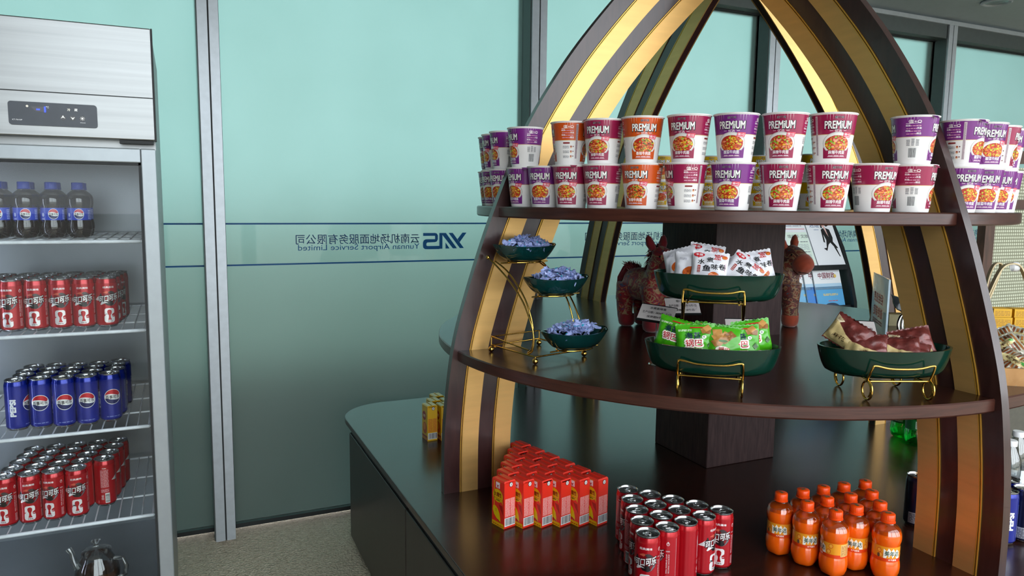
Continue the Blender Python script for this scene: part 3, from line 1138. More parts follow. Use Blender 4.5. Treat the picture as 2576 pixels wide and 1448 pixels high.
def bottle(name, meshes, label_me, x, y, z, rot, label, group, ink=True, scale=1):
    t = thing(name, label, 'bottle', (x, y, z), math.atan2(-y, -x) + R(rot), group)
    obj('drink', meshes[0], t)
    obj('bottle_shell', meshes[1], t)
    c = obj('cap', meshes[2], t)
    if ink:
        obj('cap_print', CAP_INK, c, (0, 0, 0), (0, 0, R(rot * 1.7 + 30)))
    if label_me:
        obj('label', label_me, t)
    t.scale = (scale,) * 3
    return t


mir = [((1.364, 1.341), 2, 0, 0), ((1.432, 1.335), 40, 0, 1), ((1.498, 1.330), 80, 0, 2), ((1.564, 1.324), 20, 0, 3), ((1.632, 1.315), 60, 0, 4),
       ((1.382, 1.273), 26, 1, 0), ((1.450, 1.274), 100, 1, 1), ((1.521, 1.265), 30, 1, 2), ((1.589, 1.259), 10, 1, 3),
       ((1.405, 1.207), -70, 2, 0), ((1.476, 1.209), 3, 2, 1), ((1.549, 1.202), 140, 2, 2), ((1.507, 1.146), 28, 3, 0)]
for (x, y), r_, row, j in mir:
    bottle('soda_bottle', MIR, MIR_P, x, y, Z0, r_, 'orange soda bottle on the worktop, %s row from the back, %s from left' % (ORD[row], ORD[j]), 'orange soda bottles on the worktop')
P_ = Print()
P_.rect(-.07, .056, .07, .0805, '#2745c0', 1)
globe(P_, 0, .0683, .0105)
P_.lines(.02, .058, .03, .078, 6, '#aebcf0', 2, 3, .4)
P_.ell(-.022, .0665, .003, .004, '#c8d2f6', 2, 12)
P_.lines(-.026, .057, -.018, .061, 2, '#c8d2f6', 2, 6, .4)
P_.it = [([(x * 1.25, .0685 + (y - .0683) * 1.40) for x, y in v_], f_, c_, l_) for v_, f_, c_, l_ in P_.it]
PBL = P_.build('label', on_cyl(.0301, .00012), PRINT, step=.003)
PB = bottle_meshes(M_COLA, M_PET, M_CAPB)
# green soda and water bottles behind the right arch
GB = bottle_meshes(M_PETG, M_PETG, M_CAPW)
P_ = Print()
P_.rect(-.06, .05, .06, .0805, '#1c6a34', 1)
P_.rect(-.010, .055, .012, .076, '#b9c4b4', 2)
P_.lines(-.009, .057, .011, .074, 6, '#4e6a54', 3, 3, .5)
GBL = P_.build('label', on_cyl(.0301, .00012), PRINT, step=.003)
bottle('green_soda_bottle', GB, GBL, 2.500, 1.872, Z0, -20, 'green plastic soda bottle further left, behind the right-hand shelf opening', 'green soda bottles', False, 1.25)
bottle('green_soda_bottle', GB, GBL, 2.470, 1.790, Z0, 15, 'green plastic soda bottle nearer the right front arch', 'green soda bottles', False, 1.25)
WP = [(.016, .002), (.027, .003), (.0305, .008), (.0305, .02), (.029, .024), (.0305, .03), (.0305, .05), (.0305, .085), (.029, .09), (.0305, .096), (.0305, .12), (.029, .14), (.024, .158), (.0165, .176), (.0135, .182), (.0135, .19)]
WS = MB().lathe(WP, 40, mod=lambda a, z: 1 + (.02 * math.sin(9 * a + z * 300) if .09 < z < .15 else 0), cap=(True, False)).mesh('bottle_shell', M_PETW, True, 60)
WC = MB().lathe([(.0165, .184), (.0165, .198), (.015, .2), (.0, .2)], 40, mod=lambda a, z: 1 + (.012 if int(a / (2 * PI) * 40) % 2 else 0)).mesh('cap', M_CAPW, True, 50)
P_ = Print()
P_.rect(-.09, .03, .09, .085, '#dfe5e8', 1)
P_.lines(-.02, .035, .02, .05, 4, '#8a94a0', 2, 3, .5)
P_.text('水', 0, .066, h=.02, col='#9aa4ae', layer=2, bold=.03)
WL = P_.build('label', on_cyl(.0307, .00012), PRINT, step=.003)
for n_, (x, y, lb_) in enumerate(((2.323, 1.345, 'clear water bottle with white cap standing furthest right'), (2.213, 1.300, 'clear water bottle close behind the right arch edge'), (2.359, 1.420, 'clear water bottle at the back, only its white cap rising behind the arch'))):
    t = thing('water_bottle', lb_, 'bottle', (x, y, Z0), math.atan2(-y, -x), 'water bottles on the worktop')
    obj('bottle_shell', WS, t)
    obj('cap', WC, t)
    obj('label', WL, t)

# ------------------------------------------------------------------ juice cartons
JW, JD, JH = .0395, .053, .132           # narrow side, wide side, height


def carton(base, dark, tint, kind):
    b = MB()
    b.box((0, 0, 0), (JW, JD, JH - .004))
    b.add([(0, 0, JH - .004), (JW, 0, JH - .004), (JW, JD, JH - .004), (0, JD, JH - .004), (.002, .002, JH), (JW - .002, .002, JH), (JW - .002, JD - .002, JH), (.002, JD - .002, JH)],
          [(0, 1, 5, 4), (1, 2, 6, 5), (2, 3, 7, 6), (3, 0, 4, 7), (4, 5, 6, 7)])
    for yy in (0, JD):                                   # folded ears at the narrow sides
        e = .0006 if yy else -.0006
        b.add([(.004, yy + e, JH - .003), (JW - .004, yy + e, JH - .003), (JW / 2, yy + e, JH - .026)], [(0, 1, 2), (2, 1, 0)])
    b.box((JW / 2 - .0012, .001, JH), (JW / 2 + .0012, JD - .001, JH + .0022))      # top seam
    body = b.mesh('carton', mat(kind + '_carton_board', base, .35, 0, .05, 20, coat=.3), False)
    fl = MB().box((.003, .001, JH), (JW - .003, .0035, JH + .001)).box((.003, JD - .0035, JH), (JW - .003, JD - .001, JH + .001)).mesh('seam', PRINT)
    # wide side faces -X, narrow side faces -Y
    A = Print()
    wd = JD
    A.rect(.0005, .0005, wd - .0005, JH - .005, base, .3)
    if kind == 'red':
        A.rect(.001, .0, wd - .001, .012, '#e8b40c', 1)
        A.lines(.004, .003, wd - .004, .008, 1, '#b4480c', 2, 4)
        A.ell(.026, .0865, .0215, .0185, '#e9b90a', 1, 30)
        A.poly([(.04, .076), (.046, .08), (.047, .066)], '#e9b90a', 1)
        A.rect(.009, .05, .0115, JH - .006, '#e9b90a', 1)
        A.text('太魔性', .027, .0905, wd=.031, h=.0125, col='#8a2a0c', layer=3, bold=.02)
        A.lines(.012, .0785, .042, .0812, 1, '#c25a10', 3, 3)
        A.text('柠檬茶', .028, .0745, wd=.017, h=.0045, col='#3f5a10', layer=3, bold=.02)
        A.poly([(.006, .054), (.016, .056), (.026, .05), (.034, .038), (.038, .024), (.038, .014), (.035, .017), (.022, .021), (.010, .030), (.004, .042)], '#ecc60c', 2)
        A.ell(.0185, .046, .003, .003, '#6a5a10', 3, 10)
        A.ell(.0185, .046, .0022, .0022, '#ecc60c', 4, 10)
        A.rect(.016, .041, .023, .0418, '#6a5a10', 3)
        A.poly([(.03, .064), (.046, .062), (.050, .036), (.044, .044), (.038, .05)], '#b01a12', 1)
        A.poly([(.026, .020), (.036, .012), (.037, .013), (.028, .021)], '#5a3a10', 4)
        A.round(.0175, .108, .0345, .1245, .001, '#f3e3e3', 2)
        A.poly([(.021, .119), (.026, .115), (.031, .119), (.028, .112), (.0235, .112)], '#c21a1a', 3)
        A.rect(.021, .1095, .031, .1108, '#b05a5a', 3)
        A.lines(.014, .126, .04, .1285, 1, '#e9a30a', 2, 8)
    else:
        A.ell(.022, .0905, .017, .017, '#b0181c', 1, 26)
        A.text('太魔性', .022, .091, wd=.026, h=.011, col='#f6d9b0', layer=3, bold=.02)
        A.ell(.027, .045, .019, .022, '#d8571a', 1, 26)
        A.ell(.024, .05, .012, .013, '#f0913a', 2, 20)
        A.rect(.001, 0, wd - .001, .018, '#b83a1a', 1)
        A.lines(.004, .003, wd - .004, .012, 2, '#f4c22a', 2, 4)
    am = A.build('front_print', on_plane((0, JD, 0), (0, -1, 0), (0, 0, 1)), PRINT)
    B_ = Print()
    B_.rect(.0005, .001, JW - .0005, JH - .006, base, .3)
    txtc = '#f6b4ae' if kind == 'red' else '#d8701a'
    for cx0, cx1, sd in ((.003, .020, 4), (.0215, .0365, 6)):
        B_.lines(cx0, .033, cx1, .084, 16, txtc, 1, sd, .25)
    B_.barcode(.0015, .006, JW - .0015, .030, 1, 5)
    B_.ell(.0225, JH - .0105, .0062, .0068, '#3a3636', 3, 20)
    B_.ell(.0225, JH - .0105, .0048, .0054, '#f2f2ef', 4, 20)
    B_.poly([(.0205, JH - .0135), (.0225, JH - .0135), (.0245, JH - .0075), (.0228, JH - .0075)], '#3a3636', 5)
    bm_ = B_.build('side_print', on_plane((0, -.0008, 0), (1, 0, 0), (0, 0, 1)), PRINT)
    return body, am, bm_


RED = carton('#ea3322', '#a01410', '#f0a0a0', 'red')
YEL = carton('#eebc10', '#b8860a', '#d8701a', 'yellow')


def juice(kind, x, y, rz, label, group):
    t = thing('juice_carton', label, 'juice carton', (x, y, Z0), rz, group)
    bd, fr, sd = RED if kind == 'red' else YEL
    obj('carton', bd, t)
    obj('front_print', fr, t)
    obj('side_print', sd, t)


ja, jb = Vector((.0486, -.0165)), Vector((.0330, .0490))
rj = random.Random(5)
for i in range(6):
    for j in range(6 - i):
        q = Vector((.770, 1.732)) + ja * j + jb * i
        juice('red', q.x, q.y, R(14.5 + rj.uniform(-1.5, 1.5)), 'red juice carton on the worktop, %s row from the front, %s from left' % (ORD[i], ORD[j]), 'red juice cartons on the worktop')
for i, (x, y) in enumerate(((.805, 2.512), (.853, 2.498), (.840, 2.572), (.888, 2.558), (.872, 2.632))):
    juice('yellow', x, y, R(4), ('yellow juice carton behind the left arch, frontmost at left', 'yellow juice carton right beside the frontmost one, cut by the arch', 'yellow juice carton in the second row behind the left arch',
          'yellow juice carton second row right, hidden by the arch', 'yellow juice carton at the very back behind the left arch')[i], 'yellow juice cartons')

# ------------------------------------------------------------------ refrigerator
FX1, FY, FXW = -.050, 2.22, .70
FX0, FYB = FX1 - FXW, 2.90
fr = thing('glass_door_refrigerator', 'upright stainless steel refrigerator with glass door full of drinks', 'refrigerator', (FX0, FY, 0))
M_INT = mat('grey_fridge_lining', '#7f858b', .28, .35, .05, 8)
M_DFR = mat('silver_door_frame', '#99a1a5', .35, .5, .04)
wx, dy = FXW, FYB - FY


def fpart(name, mb, m, parent=fr, smooth=False):
    return obj(name, mb.mesh(name, m, smooth), parent)


hd = fpart('header', MB().box((0, 0, 1.558), (wx, dy, 1.849)), M_STEEL)
bevel(hd, .003)
fpart('header_seam', MB().box((0, -.0006, 1.6675), (wx - .001, .002, 1.670)), M_SEAL, hd)
fpart('side_trim', MB().box((wx, .0, 1.556), (wx + .004, .02, 1.849)), M_SEAL, hd)
sh = MB()
sh.box((0, .05, .08), (.035, dy, 1.558)).box((wx - .035, .05, .08), (wx, dy, 1.558)).box((.035, dy - .03, .08), (wx - .035, dy, 1.558))
sh.box((.035, .05, .08), (wx - .035, dy - .03, .24)).box((.035, .05, 1.515), (wx - .035, dy - .03, 1.558))
fpart('cabinet_shell', sh, M_STEEL)
li = MB()
li.box((.036, .06, .2405), (.039, dy - .031, 1.514)).box((wx - .039, .06, .2405), (wx - .036, dy - .031, 1.514)).box((.036, dy - .034, .2405), (wx - .036, dy - .031, 1.514))
li.box((.036, .06, .2405), (wx - .036, dy - .031, .243))
fpart('lining', li, M_INT)
fpart('hinge', MB().box((wx - .085, .004, 1.548), (wx - .004, .03, 1.557)), M_SEAL)
lg = MB()
for px_ in (.06, wx - .06):
    for py_ in (.1, dy - .08):
        lg.lathe([(.02, 0), (.022, .01), (.015, .02), (.015, .085)], 16, mx=Matrix.Translation((px_, py_, 0)), cap=(True, True))
fpart('foot', lg, M_SEAL)
# door
dr = obj('door', None, fr)
dfm = MB()
fwid = .037
dz0, dz1 = .10, 1.536
dfm.box((.0, 0, dz0), (fwid, .045, dz1)).box((wx - fwid, 0, dz0), (wx, .045, dz1)).box((fwid, 0, dz1 - .038), (wx - fwid, .045, dz1)).box((fwid, 0, dz0), (wx - fwid, .045, dz0 + .05))
bevel(fpart('door_frame', dfm, M_DFR, dr), .003)
ga = MB()
ga.box((fwid, .004, dz0 + .05), (fwid + .006, .04, dz1 - .038)).box((wx - fwid - .006, .004, dz0 + .05), (wx - fwid, .04, dz1 - .038)).box((fwid, .004, dz1 - .044), (wx - fwid, .04, dz1 - .038))
fpart('gasket', ga, M_SEAL, dr)
fpart('pane', MB().box((fwid, .012, dz0 + .05), (wx - fwid, .017, dz1 - .038)), clear_mat('refrigerator_door_glass', (.95, .97, .97, 1), .0, .015), dr)
# shelf rails
for sx in (.0425, wx - .0475):
    for ry in (.16, dy - .1):
        rl = MB().box((sx, ry, .26), (sx + .005, ry + .022, 1.45))
        o = fpart('shelf_rail', rl, M_STEEL)
        sl = MB()
        for k in range(46):
            sl.box((sx - .001, ry + .006, .275 + k * .025), (sx + .006, ry + .016, .285 + k * .025))
        fpart('slots', sl, M_SEAL, o)
SHZ = (1.289, 1.037, .757, .490)
for zz in SHZ:
    sm = MB()
    x0, x1, y0_, y1_ = .05, wx - .05, .08, dy - .06
    sm.tube([(x0, y0_, zz - .004), (x1, y0_, zz - .004)], .0052, 10)
    sm.tube([(x0, y1_, zz - .004), (x1, y1_, zz - .004)], .004, 8)
    for xq in (x0, x1):
        sm.tube([(xq, y0_, zz - .004), (xq, y1_, zz - .004)], .004, 8)
    for yq in (.25, .42):
        sm.tube([(x0, yq, zz - .006), (x1, yq, zz - .006)], .0028, 8)
    k = x0 + .03
    while k < x1:
        sm.tube([(k, y0_ + .001, zz - .0022), (k, y1_, zz - .0022)], .0019, 6)
        k += .03
    fpart('wire_shelf', sm, M_WHITE, fr, True)
lamp = MB().tube([(.062, .09, .32), (.062, .09, 1.48)], .008, 10)
fpart('lamp_tube', lamp, emit('refrigerator_lamp', '#dfe9ff', 14))
# control panel
cp = fpart('control_panel', MB().prism([(x + (-.377 - FX0), z) for x, z in rounded(0, 0, .194, .058, .007, 4)], 0, .004, mx=Matrix(((1, 0, 0, 0), (0, 0, -1, 0), (0, 1, 0, 1.584), (0, 0, 0, 1)))), mat('dark_panel_plastic', '#333b45', .35), hd)
P_ = Print()
P_.ell(.041, .047, .0028, .0028, '#f0ead8', 1, 14)
P_.poly([(.047, .0465), (.08, .0475), (.077, .0345), (.058, .035)], '#2a2c36', 1)
P_.text('℃', .0845, .0465, h=.0045, col='#e6ecea', layer=2, bold=.02)
P_.text('冷', .131, .043, h=.0068, col='#f2f2e4', layer=2, bold=.02)
P_.text('藏', .147, .0435, h=.0068, col='#f2f2f0', layer=2, bold=.03)
P_.text('KT-761DP', .0185, .0125, wd=.021, h=.003, col='#dfe3e6', layer=2, bold=.02)
for bxx in (.1175, .139, .1605):
    P_.ell(bxx, .0225, .0068, .0068, '#10151a', 2, 22)
P_.poly([(.1125, .0205), (.1175, .0285), (.1225, .0205), (.1175, .0228)], '#f2f2f0', 3)
P_.poly([(.134, .0255), (.139, .0178), (.144, .0255), (.139, .0232)], '#f2f2f0', 3)
P_.ell(.1605, .0225, .0026, .0026, '#f2f2f0', 3, 12)
for k in range(8):
    a = k * PI / 4
    P_.ell(.1605 + .0045 * math.cos(a), .0225 + .0045 * math.sin(a), .0008, .0008, '#f2f2f0', 3, 6)
P_.text('照明/除雾', .161, .0118, wd=.012, h=.0026, col='#dfe3e6', layer=2)
obj('panel_print', P_.build('panel_print', on_plane((-.377 - FX0, -.0041, 1.584), (1, 0, 0), (0, 0, 1)), PRINT), cp)
EMB = emit('blue_led_digits', '#2030ff', 6)
dg = MB().box((.0605, -.0052, 1.584 + .0385), (.068, -.0042, 1.584 + .0415)).box((.0775, -.0052, 1.584 + .034), (.0805, -.0042, 1.584 + .0475))
fpart('led_digits', MB().add([(x + (-.377 - FX0), y, z) for x, y, z in dg.v], dg.f), EMB, cp)

# drinks inside
rnd = random.Random(11)
for i in range(4):
    for j in range(2):
        bottle('cola_bottle', PB, PBL, FX1 - .212 - .0655 * i + .0 * j, FY + .235 + .07 * j, SHZ[0], rnd.uniform(-5, 5),
               'small cola bottle with blue cap on the top refrigerator shelf, %s from right, %s row' % (ORD[i], ('front', 'back')[j]), 'cola bottles in the refrigerator', False)
for i in range(6):
    for j in range(4):
        can('coke', FX1 - .147 - 0.0576 * i + .006 * j, FY + .165 + .0578 * j, SHZ[1], (10, -6, -4, -14, -24, -20)[i] if j == 0 else rnd.uniform(-90, 90),
            'red cola can on the second refrigerator shelf, %s from right, %s row in' % (ORD[i], ORD[j]), 'cola cans on the second refrigerator shelf', i * 9 + j)
for i in range(5):
    for j in range(4):
        can('pepsi', FX1 - .152 - 0.0576 * i + (.006 if j % 2 else 0) + .004 * j, FY + (.175 if i in (0, 3, 4) else .160) + .0578 * j, SHZ[2], (12, -2, 4, -6, 72)[i] if j == 0 else rnd.uniform(-90, 90),
            'blue cola can on the third refrigerator shelf, %s from right, %s row in' % (ORD[i], ORD[j]), 'blue cola cans on the third refrigerator shelf', i * 9 + j + 70)
for i in range(5):
    for j in range(5):
        if i == 0 and j < 1:
            continue
        can('coke', FX1 - .190 - 0.0576 * i + .009 * j, FY + .155 + .0578 * j, SHZ[3], {1: -4, 2: -28, 3: -6, 4: -20}.get(i, 150) if j == 0 else (120 if i == 0 else rnd.uniform(-90, 90)),
            'red cola can on the lowest refrigerator shelf, %s from right, %s row in' % (ORD[i], ORD[j]), 'cola cans on the lowest refrigerator shelf', i * 9 + j + 140)
# glass teapot on the refrigerator floor
tp = thing('glass_teapot', 'round glass teapot with knobbed lid holding dark tea on the refrigerator floor', 'teapot', (FX1 - .212, FY + .19, .2432))
M_TG = clear_mat('teapot_glass', (.93, .95, .94, 1), .12, .02)
obj('tea', MB().lathe([(.0, .002), (.045, .002), (.056, .02), (.058, .04), (.054, .055), (.0, .055)], 32).mesh('tea', mat('dark_tea', '#4a2a16', .1, coat=.5), True, 50), tp)
obj('pot_body', MB().lathe([(.0, .0), (.047, .0), (.059, .02), (.061, .045), (.054, .075), (.042, .098), (.038, .108), (.040, .112)], 36).mesh('pot_body', M_TG, True, 60), tp)
obj('lid', MB().lathe([(.041, .112), (.041, .115), (.030, .120), (.012, .124), (.006, .129), (.006, .134), (.013, .141), (.013, .145), (.0, .147)], 28).mesh('lid', M_TG, True, 60), tp)
obj('spout', MB().tube([(-.055, 0, .06), (-.066, 0, .085), (-.070, 0, .108), (-.078, 0, .122)], [.013, .010, .008, .009], 12).mesh('spout', M_TG, True), tp)
obj('handle', MB().tube([(.050, 0, .088), (.075, -.004, .090), (.086, -.006, .066), (.082, -.006, .04), (.062, -.002, .028)], .006, 10).mesh('handle', M_TG, True), tp)
tp.rotation_euler.z = R(-18)


# ------------------------------------------------------------------ middle shelf: dishes, stands, sweets
def bowl(a, b, h, base, th=.006, n=48, mod=None, pw=.55, lift=0):
    """oval dish with a real wall: outer skin, rim, inner skin"""
    mb = MB()
    K = 9
    prof = [(0.0, 0.0, 0), (base * .75, 0.0, 0)]
    for k in range(K + 1):
        t = k / K
        prof.append((base + (1 - base) * t ** pw * 1.0, h * t, 0))
    for k in range(K, -1, -1):
        t = k / K
        prof.append((base + (1 - base) * t ** pw, th + (h - th) * t, 1))
    prof += [(base * .7, th, 1), (0, th, 1)]
    vs, fs = [], []
    for s_, z, inner in prof:
        for k in range(n):
            q = 2 * PI * k / n
            w_ = mod(q, z / h) if mod else 1
            ra, rb = a * s_ * w_, b * s_ * w_
            if inner and s_ > .1:
                ra, rb = ra - th, rb - th
            zz = z + (lift * (abs(math.cos(q)) ** 3) * (z / h) if lift else 0)
            vs.append((max(ra, 0) * math.cos(q), max(rb, 0) * math.sin(q), zz))
    for i in range(len(prof) - 1):
        for k in range(n):
            c, d = i * n + k, i * n + (k + 1) % n
            fs.append((c, d, d + n, c + n))
    return mb.add(vs, fs)


DISH = bowl(.158, .090, .065, .78, .006, 56, pw=.40).mesh('dish', M_CER, True, 50)


def facing(loc, yaw=0, tilt=0, roll=0):
    """matrix for a flat pack: x to the viewer's right, y up the pack, z out of its front"""
    x, y = loc[0], loc[1]
    a = math.atan2(-y, -x) + R(yaw)
    n = Vector((math.cos(a) * math.cos(R(tilt)), math.sin(a) * math.cos(R(tilt)), math.sin(R(tilt))))
    r_ = Vector((-math.sin(a), math.cos(a), 0))
    u = n.cross(r_)
    c, s_ = math.cos(R(roll)), math.sin(R(roll))
    r2, u2 = r_ * c + u * s_, -r_ * s_ + u * c
    M = Matrix((r2, u2, n)).transposed().to_4x4()
    M.translation = loc
    return M


def pack_surface(w_, h, t, seed, crumple):
    def f(x, y, side):
        u, v = max(-1, min(1, 2 * x / w_)), max(-1, min(1, 2 * y / h))
        fin = .88
        vv = min(1, abs(v) / fin)
        b = max(0, 1 - abs(u) ** 2.6) ** .6 * max(0, 1 - vv ** 2.2) ** .6
        z = t / 2 * b
        q = noise.noise(Vector((x * 55 + seed * 3.1, y * 55, side * .7 + seed))) + .5 * noise.noise(Vector((x * 130, y * 130 + seed, seed * 2.3)))
        z += crumple * q * (.25 + .75 * min(1, b * 1.5)) if b > .02 else 0
        bend = .25 * crumple * math.sin(u * 2.5 + seed)
        if abs(v) > fin:
            z = 0
        return Vector((x * (1 - .05 * (1 - b) * (1 - abs(v))), y - .02 * h * (1 - u * u) * (1 if v < 0 else -1) * 0, side * z + bend))
    return f


def pack_mesh(w_, h, t, m, seed, crumple):
    f = pack_surface(w_, h, t, seed, crumple)
    N, K = 18, 20
    vs, fs = [], []
    for side in (1, -1):
        off = len(vs)
        for j in range(K + 1):
            for i in range(N + 1):
                p_ = f(-w_ / 2 + w_ * i / N, -h / 2 + h * j / K, side)
                if j in (0, K):
                    p_.y += (.0012 if i % 2 else -.0012)
                vs.append(p_)
        for j in range(K):
            for i in range(N):
                a = off + j * (N + 1) + i
                q = (a, a + 1, a + N + 2, a + N + 1)
                fs.append(q if side > 0 else tuple(reversed(q)))
    return MB().add(vs, fs).mesh('bag', m, True, 70), f


def make_packs(kind, w_, h, t, m, draw, nvar, crumple):
    out = []
    for s_ in range(nvar):
        me, f = pack_mesh(w_, h, t, m, s_ + 1, crumple)
        P = Print()
        draw(P, s_)
        P.it = [([(x, y if kind == 'brown' else .4 * h - (.4 * h - y) * .80) for x, y in v_], f_, c_, l_) for v_, f_, c_, l_ in P.it]
        out.append((me, P.build('bag_print', lambda x, y, l, f=f: f(x, y, 1) + Vector((0, 0, .0006 + l * .00022)), PRINT, step=.005, stepy=.005)))
    return out


def roll_pic(P, cx, cy, r_, layer, seed, cols=('#c85a1c', '#e07a2a', '#a8401a', '#e89a4a')):
    rr = random.Random(seed)
    P.ell(cx, cy, r_, r_ * .85, cols[0], layer, 18)
    for k in range(16):
        a, q = rr.uniform(0, 6.28), rr.random() * r_ * .75
        P.ell(cx + q * math.cos(a), cy + q * .8 * math.sin(a), r_ * .25, r_ * .1, rr.choice(cols), layer + 1 + k % 2, 8)


def draw_white(P, s_):
    if s_ % 2 == 0:
        P.ell(-.028, .034, .0135, .0075, '#c8202c', 1, 20)
        P.poly([(-.033, .030), (-.026, .030), (-.028, .023)], '#c8202c', 1)
        P.text('卡滋', -.028, .0345, wd=.018, h=.008, col='#ffffff', layer=2, bold=.03)
        P.text('水', -.021, .012, h=.016, col='#17171b', layer=2, bold=.045)
        P.text('煮', .0, .0195, h=.016, col='#17171b', layer=2, bold=.045)
        P.text('鱼', -.0065, -.007, h=.018, col='#17171b', layer=2, bold=.045)
        P.text('味', .0125, -.002, h=.017, col='#17171b', layer=2, bold=.045)
        P.text('卷', .0305, .001, h=.017, col='#17171b', layer=2, bold=.045)
        for k, tx in enumerate(('BOILED', 'FISH', 'ROLL')):
            P.text(tx, .0205 - (.003 * (k == 1) + .003 * (k == 2)), .0365 - k * .0062, h=.0048, col='#c83030', layer=2, bold=.05)
        roll_pic(P, .034, .0315, .0068, 3, 3)
        roll_pic(P, .012, -.028, .013, 1, 5)
        P.round(-.0285, -.022, -.0215, .0, .001, '#a83a34', 2)
        P.lines(-.0275, -.0205, -.0225, -.0015, 4, '#f0d8d4', 3, 3, .5)
        P.rect(.037, -.012, .0378, .012, '#d870a0', 2)
    else:
        roll_pic(P, .006, -.016, .024, 1, 7)
        P.lines(-.03, .022, -.012, .030, 3, '#b8b8c4', 1, 5, .5)


def draw_green(P, s_):
    if s_ % 2 == 0:
        P.poly([(-.042, .026), (-.006, .031), (-.006, .024), (-.042, .017)], '#4aa81c', 1)
        P.lines(-.040, .0215, -.008, .0275, 2, '#eaf6dc', 2, 4, .45)
        P.text('海苔', -.006, .0085, wd=.036, h=.019, col='#122a4a', layer=3, bold=.055)
        P.text('锅巴', -.004, -.0135, wd=.038, h=.020, col='#c01c2c', layer=5, bold=.03)
        P.text('锅巴', -.004, -.0135, wd=.041, h=.0225, col='#fdf4e8', layer=4, bold=.12)
        for k, (x, y, a) in enumerate(((.022, .023, .3), (.033, .020, -.2), (.028, .030, .6))):
            ca, sa = math.cos(a), math.sin(a)
            q = [(-.0085, -.0075), (.0085, -.0075), (.0085, .0075), (-.0085, .0075)]
            P.poly([(x + u * ca - v * sa, y + u * sa + v * ca) for u, v in q], ('#a8743a', '#8a5a28', '#c08a48')[k], 2 + k)
        P.ell(.0195, .004, .0052, .0052, '#f2f6ee', 4, 16)
        P.text('香', .0195, .004, h=.006, col='#2a4a2a', layer=5)
        P.poly([(.026, -.02), (.034, -.010), (.040, -.022), (.032, -.03)], '#2c5a1a', 3)
        P.poly([(-.012, .034), (.03, .034), (.03, .0305), (-.012, .0305)], '#c02c24', 2)
    else:
        for k in range(9):
            rr = random.Random(k + 3)
            x, y, a = rr.uniform(-.026, .026), rr.uniform(-.012, .022), rr.uniform(0, 1.5)
            ca, sa = math.cos(a), math.sin(a)
            q = [(-.011, -.010), (.011, -.010), (.011, .010), (-.011, .010)]
            P.poly([(x + u * ca - v * sa, y + u * sa + v * ca) for u, v in q], rr.choice(('#a8743a', '#8a5a28', '#c08a48')), 1 + k % 4)
        P.ell(0, -.028, .016, .010, '#f2ead8', 6, 18)
        P.text('锅巴', .004, -.028, wd=.026, h=.013, col='#c01c2c', layer=7, bold=.04)
        P.ell(.0, -.003, .011, .004, '#3c6a22', 6, 12)


def draw_brown(P, s_):
    P.poly([(-.046, -.034), (.04, -.034), (.034, -.016), (.0, -.006), (-.03, .012), (-.046, .016)], '#c9b27c', 1)
    P.poly([(-.046, .016), (-.03, .012), (-.022, .02), (-.046, .03)], '#d8c8a4', 1)
    P.text('走过的' if s_ % 2 else '麻花', -.012, -.018, wd=.034, h=.010, col='#4a3418', layer=2, bold=.01)
    P.lines(-.04, .018, -.026, .026, 3, '#7a5a38', 2, 3, .5)


WPK = make_packs('white', .088, .090, .030, mat('white_snack_film', '#e4e4ea', .34, 0, .03, 40, bump=.5, coat=.25), draw_white, 4, .004)
GPK = make_packs('green', .092, .084, .028, mat('bright_green_snack_film', '#46a812', .3, 0, .08, 14, coat=.3), draw_green, 4, .004)
BPK = make_packs('brown', .096, .074, .030, mat('dark_red_brown_snack_film', '#6a2c28', .34, .15, .3, 70, bump=.9, coat=.3), draw_brown, 4, .006)


def settle(lx, z):
    """packs near the ends of a dish sit a little inwards and higher on its wall"""
    return lx * .84, z + (.010 if abs(lx) > .09 else 0)


def put_pack(pk, loc, yaw, tilt, roll, name, label, group):
    M = facing(Vector(loc), yaw, tilt, roll)
    t = thing(name, label, 'snack pack', loc, 0, group, rot=M.to_euler())
    obj('bag', pk[0], t)
    obj('bag_print', pk[1], t)


def wire(name, pts, r_, parent, n=8, closed=False):
    return obj(name, MB().tube(pts, r_, n, closed=closed).mesh(name, M_WIRE, True, 60), parent)


def arc_pts(c, r_, a0, a1, n, axis_u, axis_v):
    c, u, v = Vector(c), Vector(axis_u), Vector(axis_v)
    return [c + u * r_ * math.cos(R(a0 + (a1 - a0) * k / n)) + v * r_ * math.sin(R(a0 + (a1 - a0) * k / n)) for k in range(n + 1)]


def smooth_path(pts, n=5):
    return [Vector(q) for q in catmull([tuple(p_) for p_ in pts], n)]


def coil_foot(x, y, rr=.022):
    """one scrolled loop foot standing on the shelf, in the local xz plane"""
    p_ = []
    for k in range(34):
        a = R(80 - k * 15)
        q = rr * (1 - .016 * max(0, k - 16))
        p_.append((x, y + q * math.cos(a) * (1 if y > 0 else -1), rr + .0026 + q * math.sin(a)))
    return p_


def low_stand(root, zb):
    """gold wire cradle under an oval dish; zb is the underside height of the dish"""
    for sy in (-1, 1):
        y = sy * .066
        for sx in (-1, 1):
            wire('scroll_foot', coil_foot(sx * .072, y), .0026, root)
        wire('cross_rail', [(-.074, y, zb - .004), (.074, y, zb - .004)], .0026, root)
        yo = sy * .078
        top = smooth_path([(-.074, y, zb - .004), (-.072, yo + sy * .006, zb + .030), (-.066, yo + sy * .008, zb + .0365), (-.03, yo + sy * .010, zb + .030), (.03, yo + sy * .010, zb + .030),
                           (.066, yo + sy * .008, zb + .0365), (.072, yo + sy * .006, zb + .030), (.074, y, zb - .004)])
        wire('holder', top, .0026, root)
    for sx in (-1, 1):
        wire('side_rail', [(sx * .06, -.066, zb - .0042), (sx * .06, .066, zb - .0042)], .0026, root)


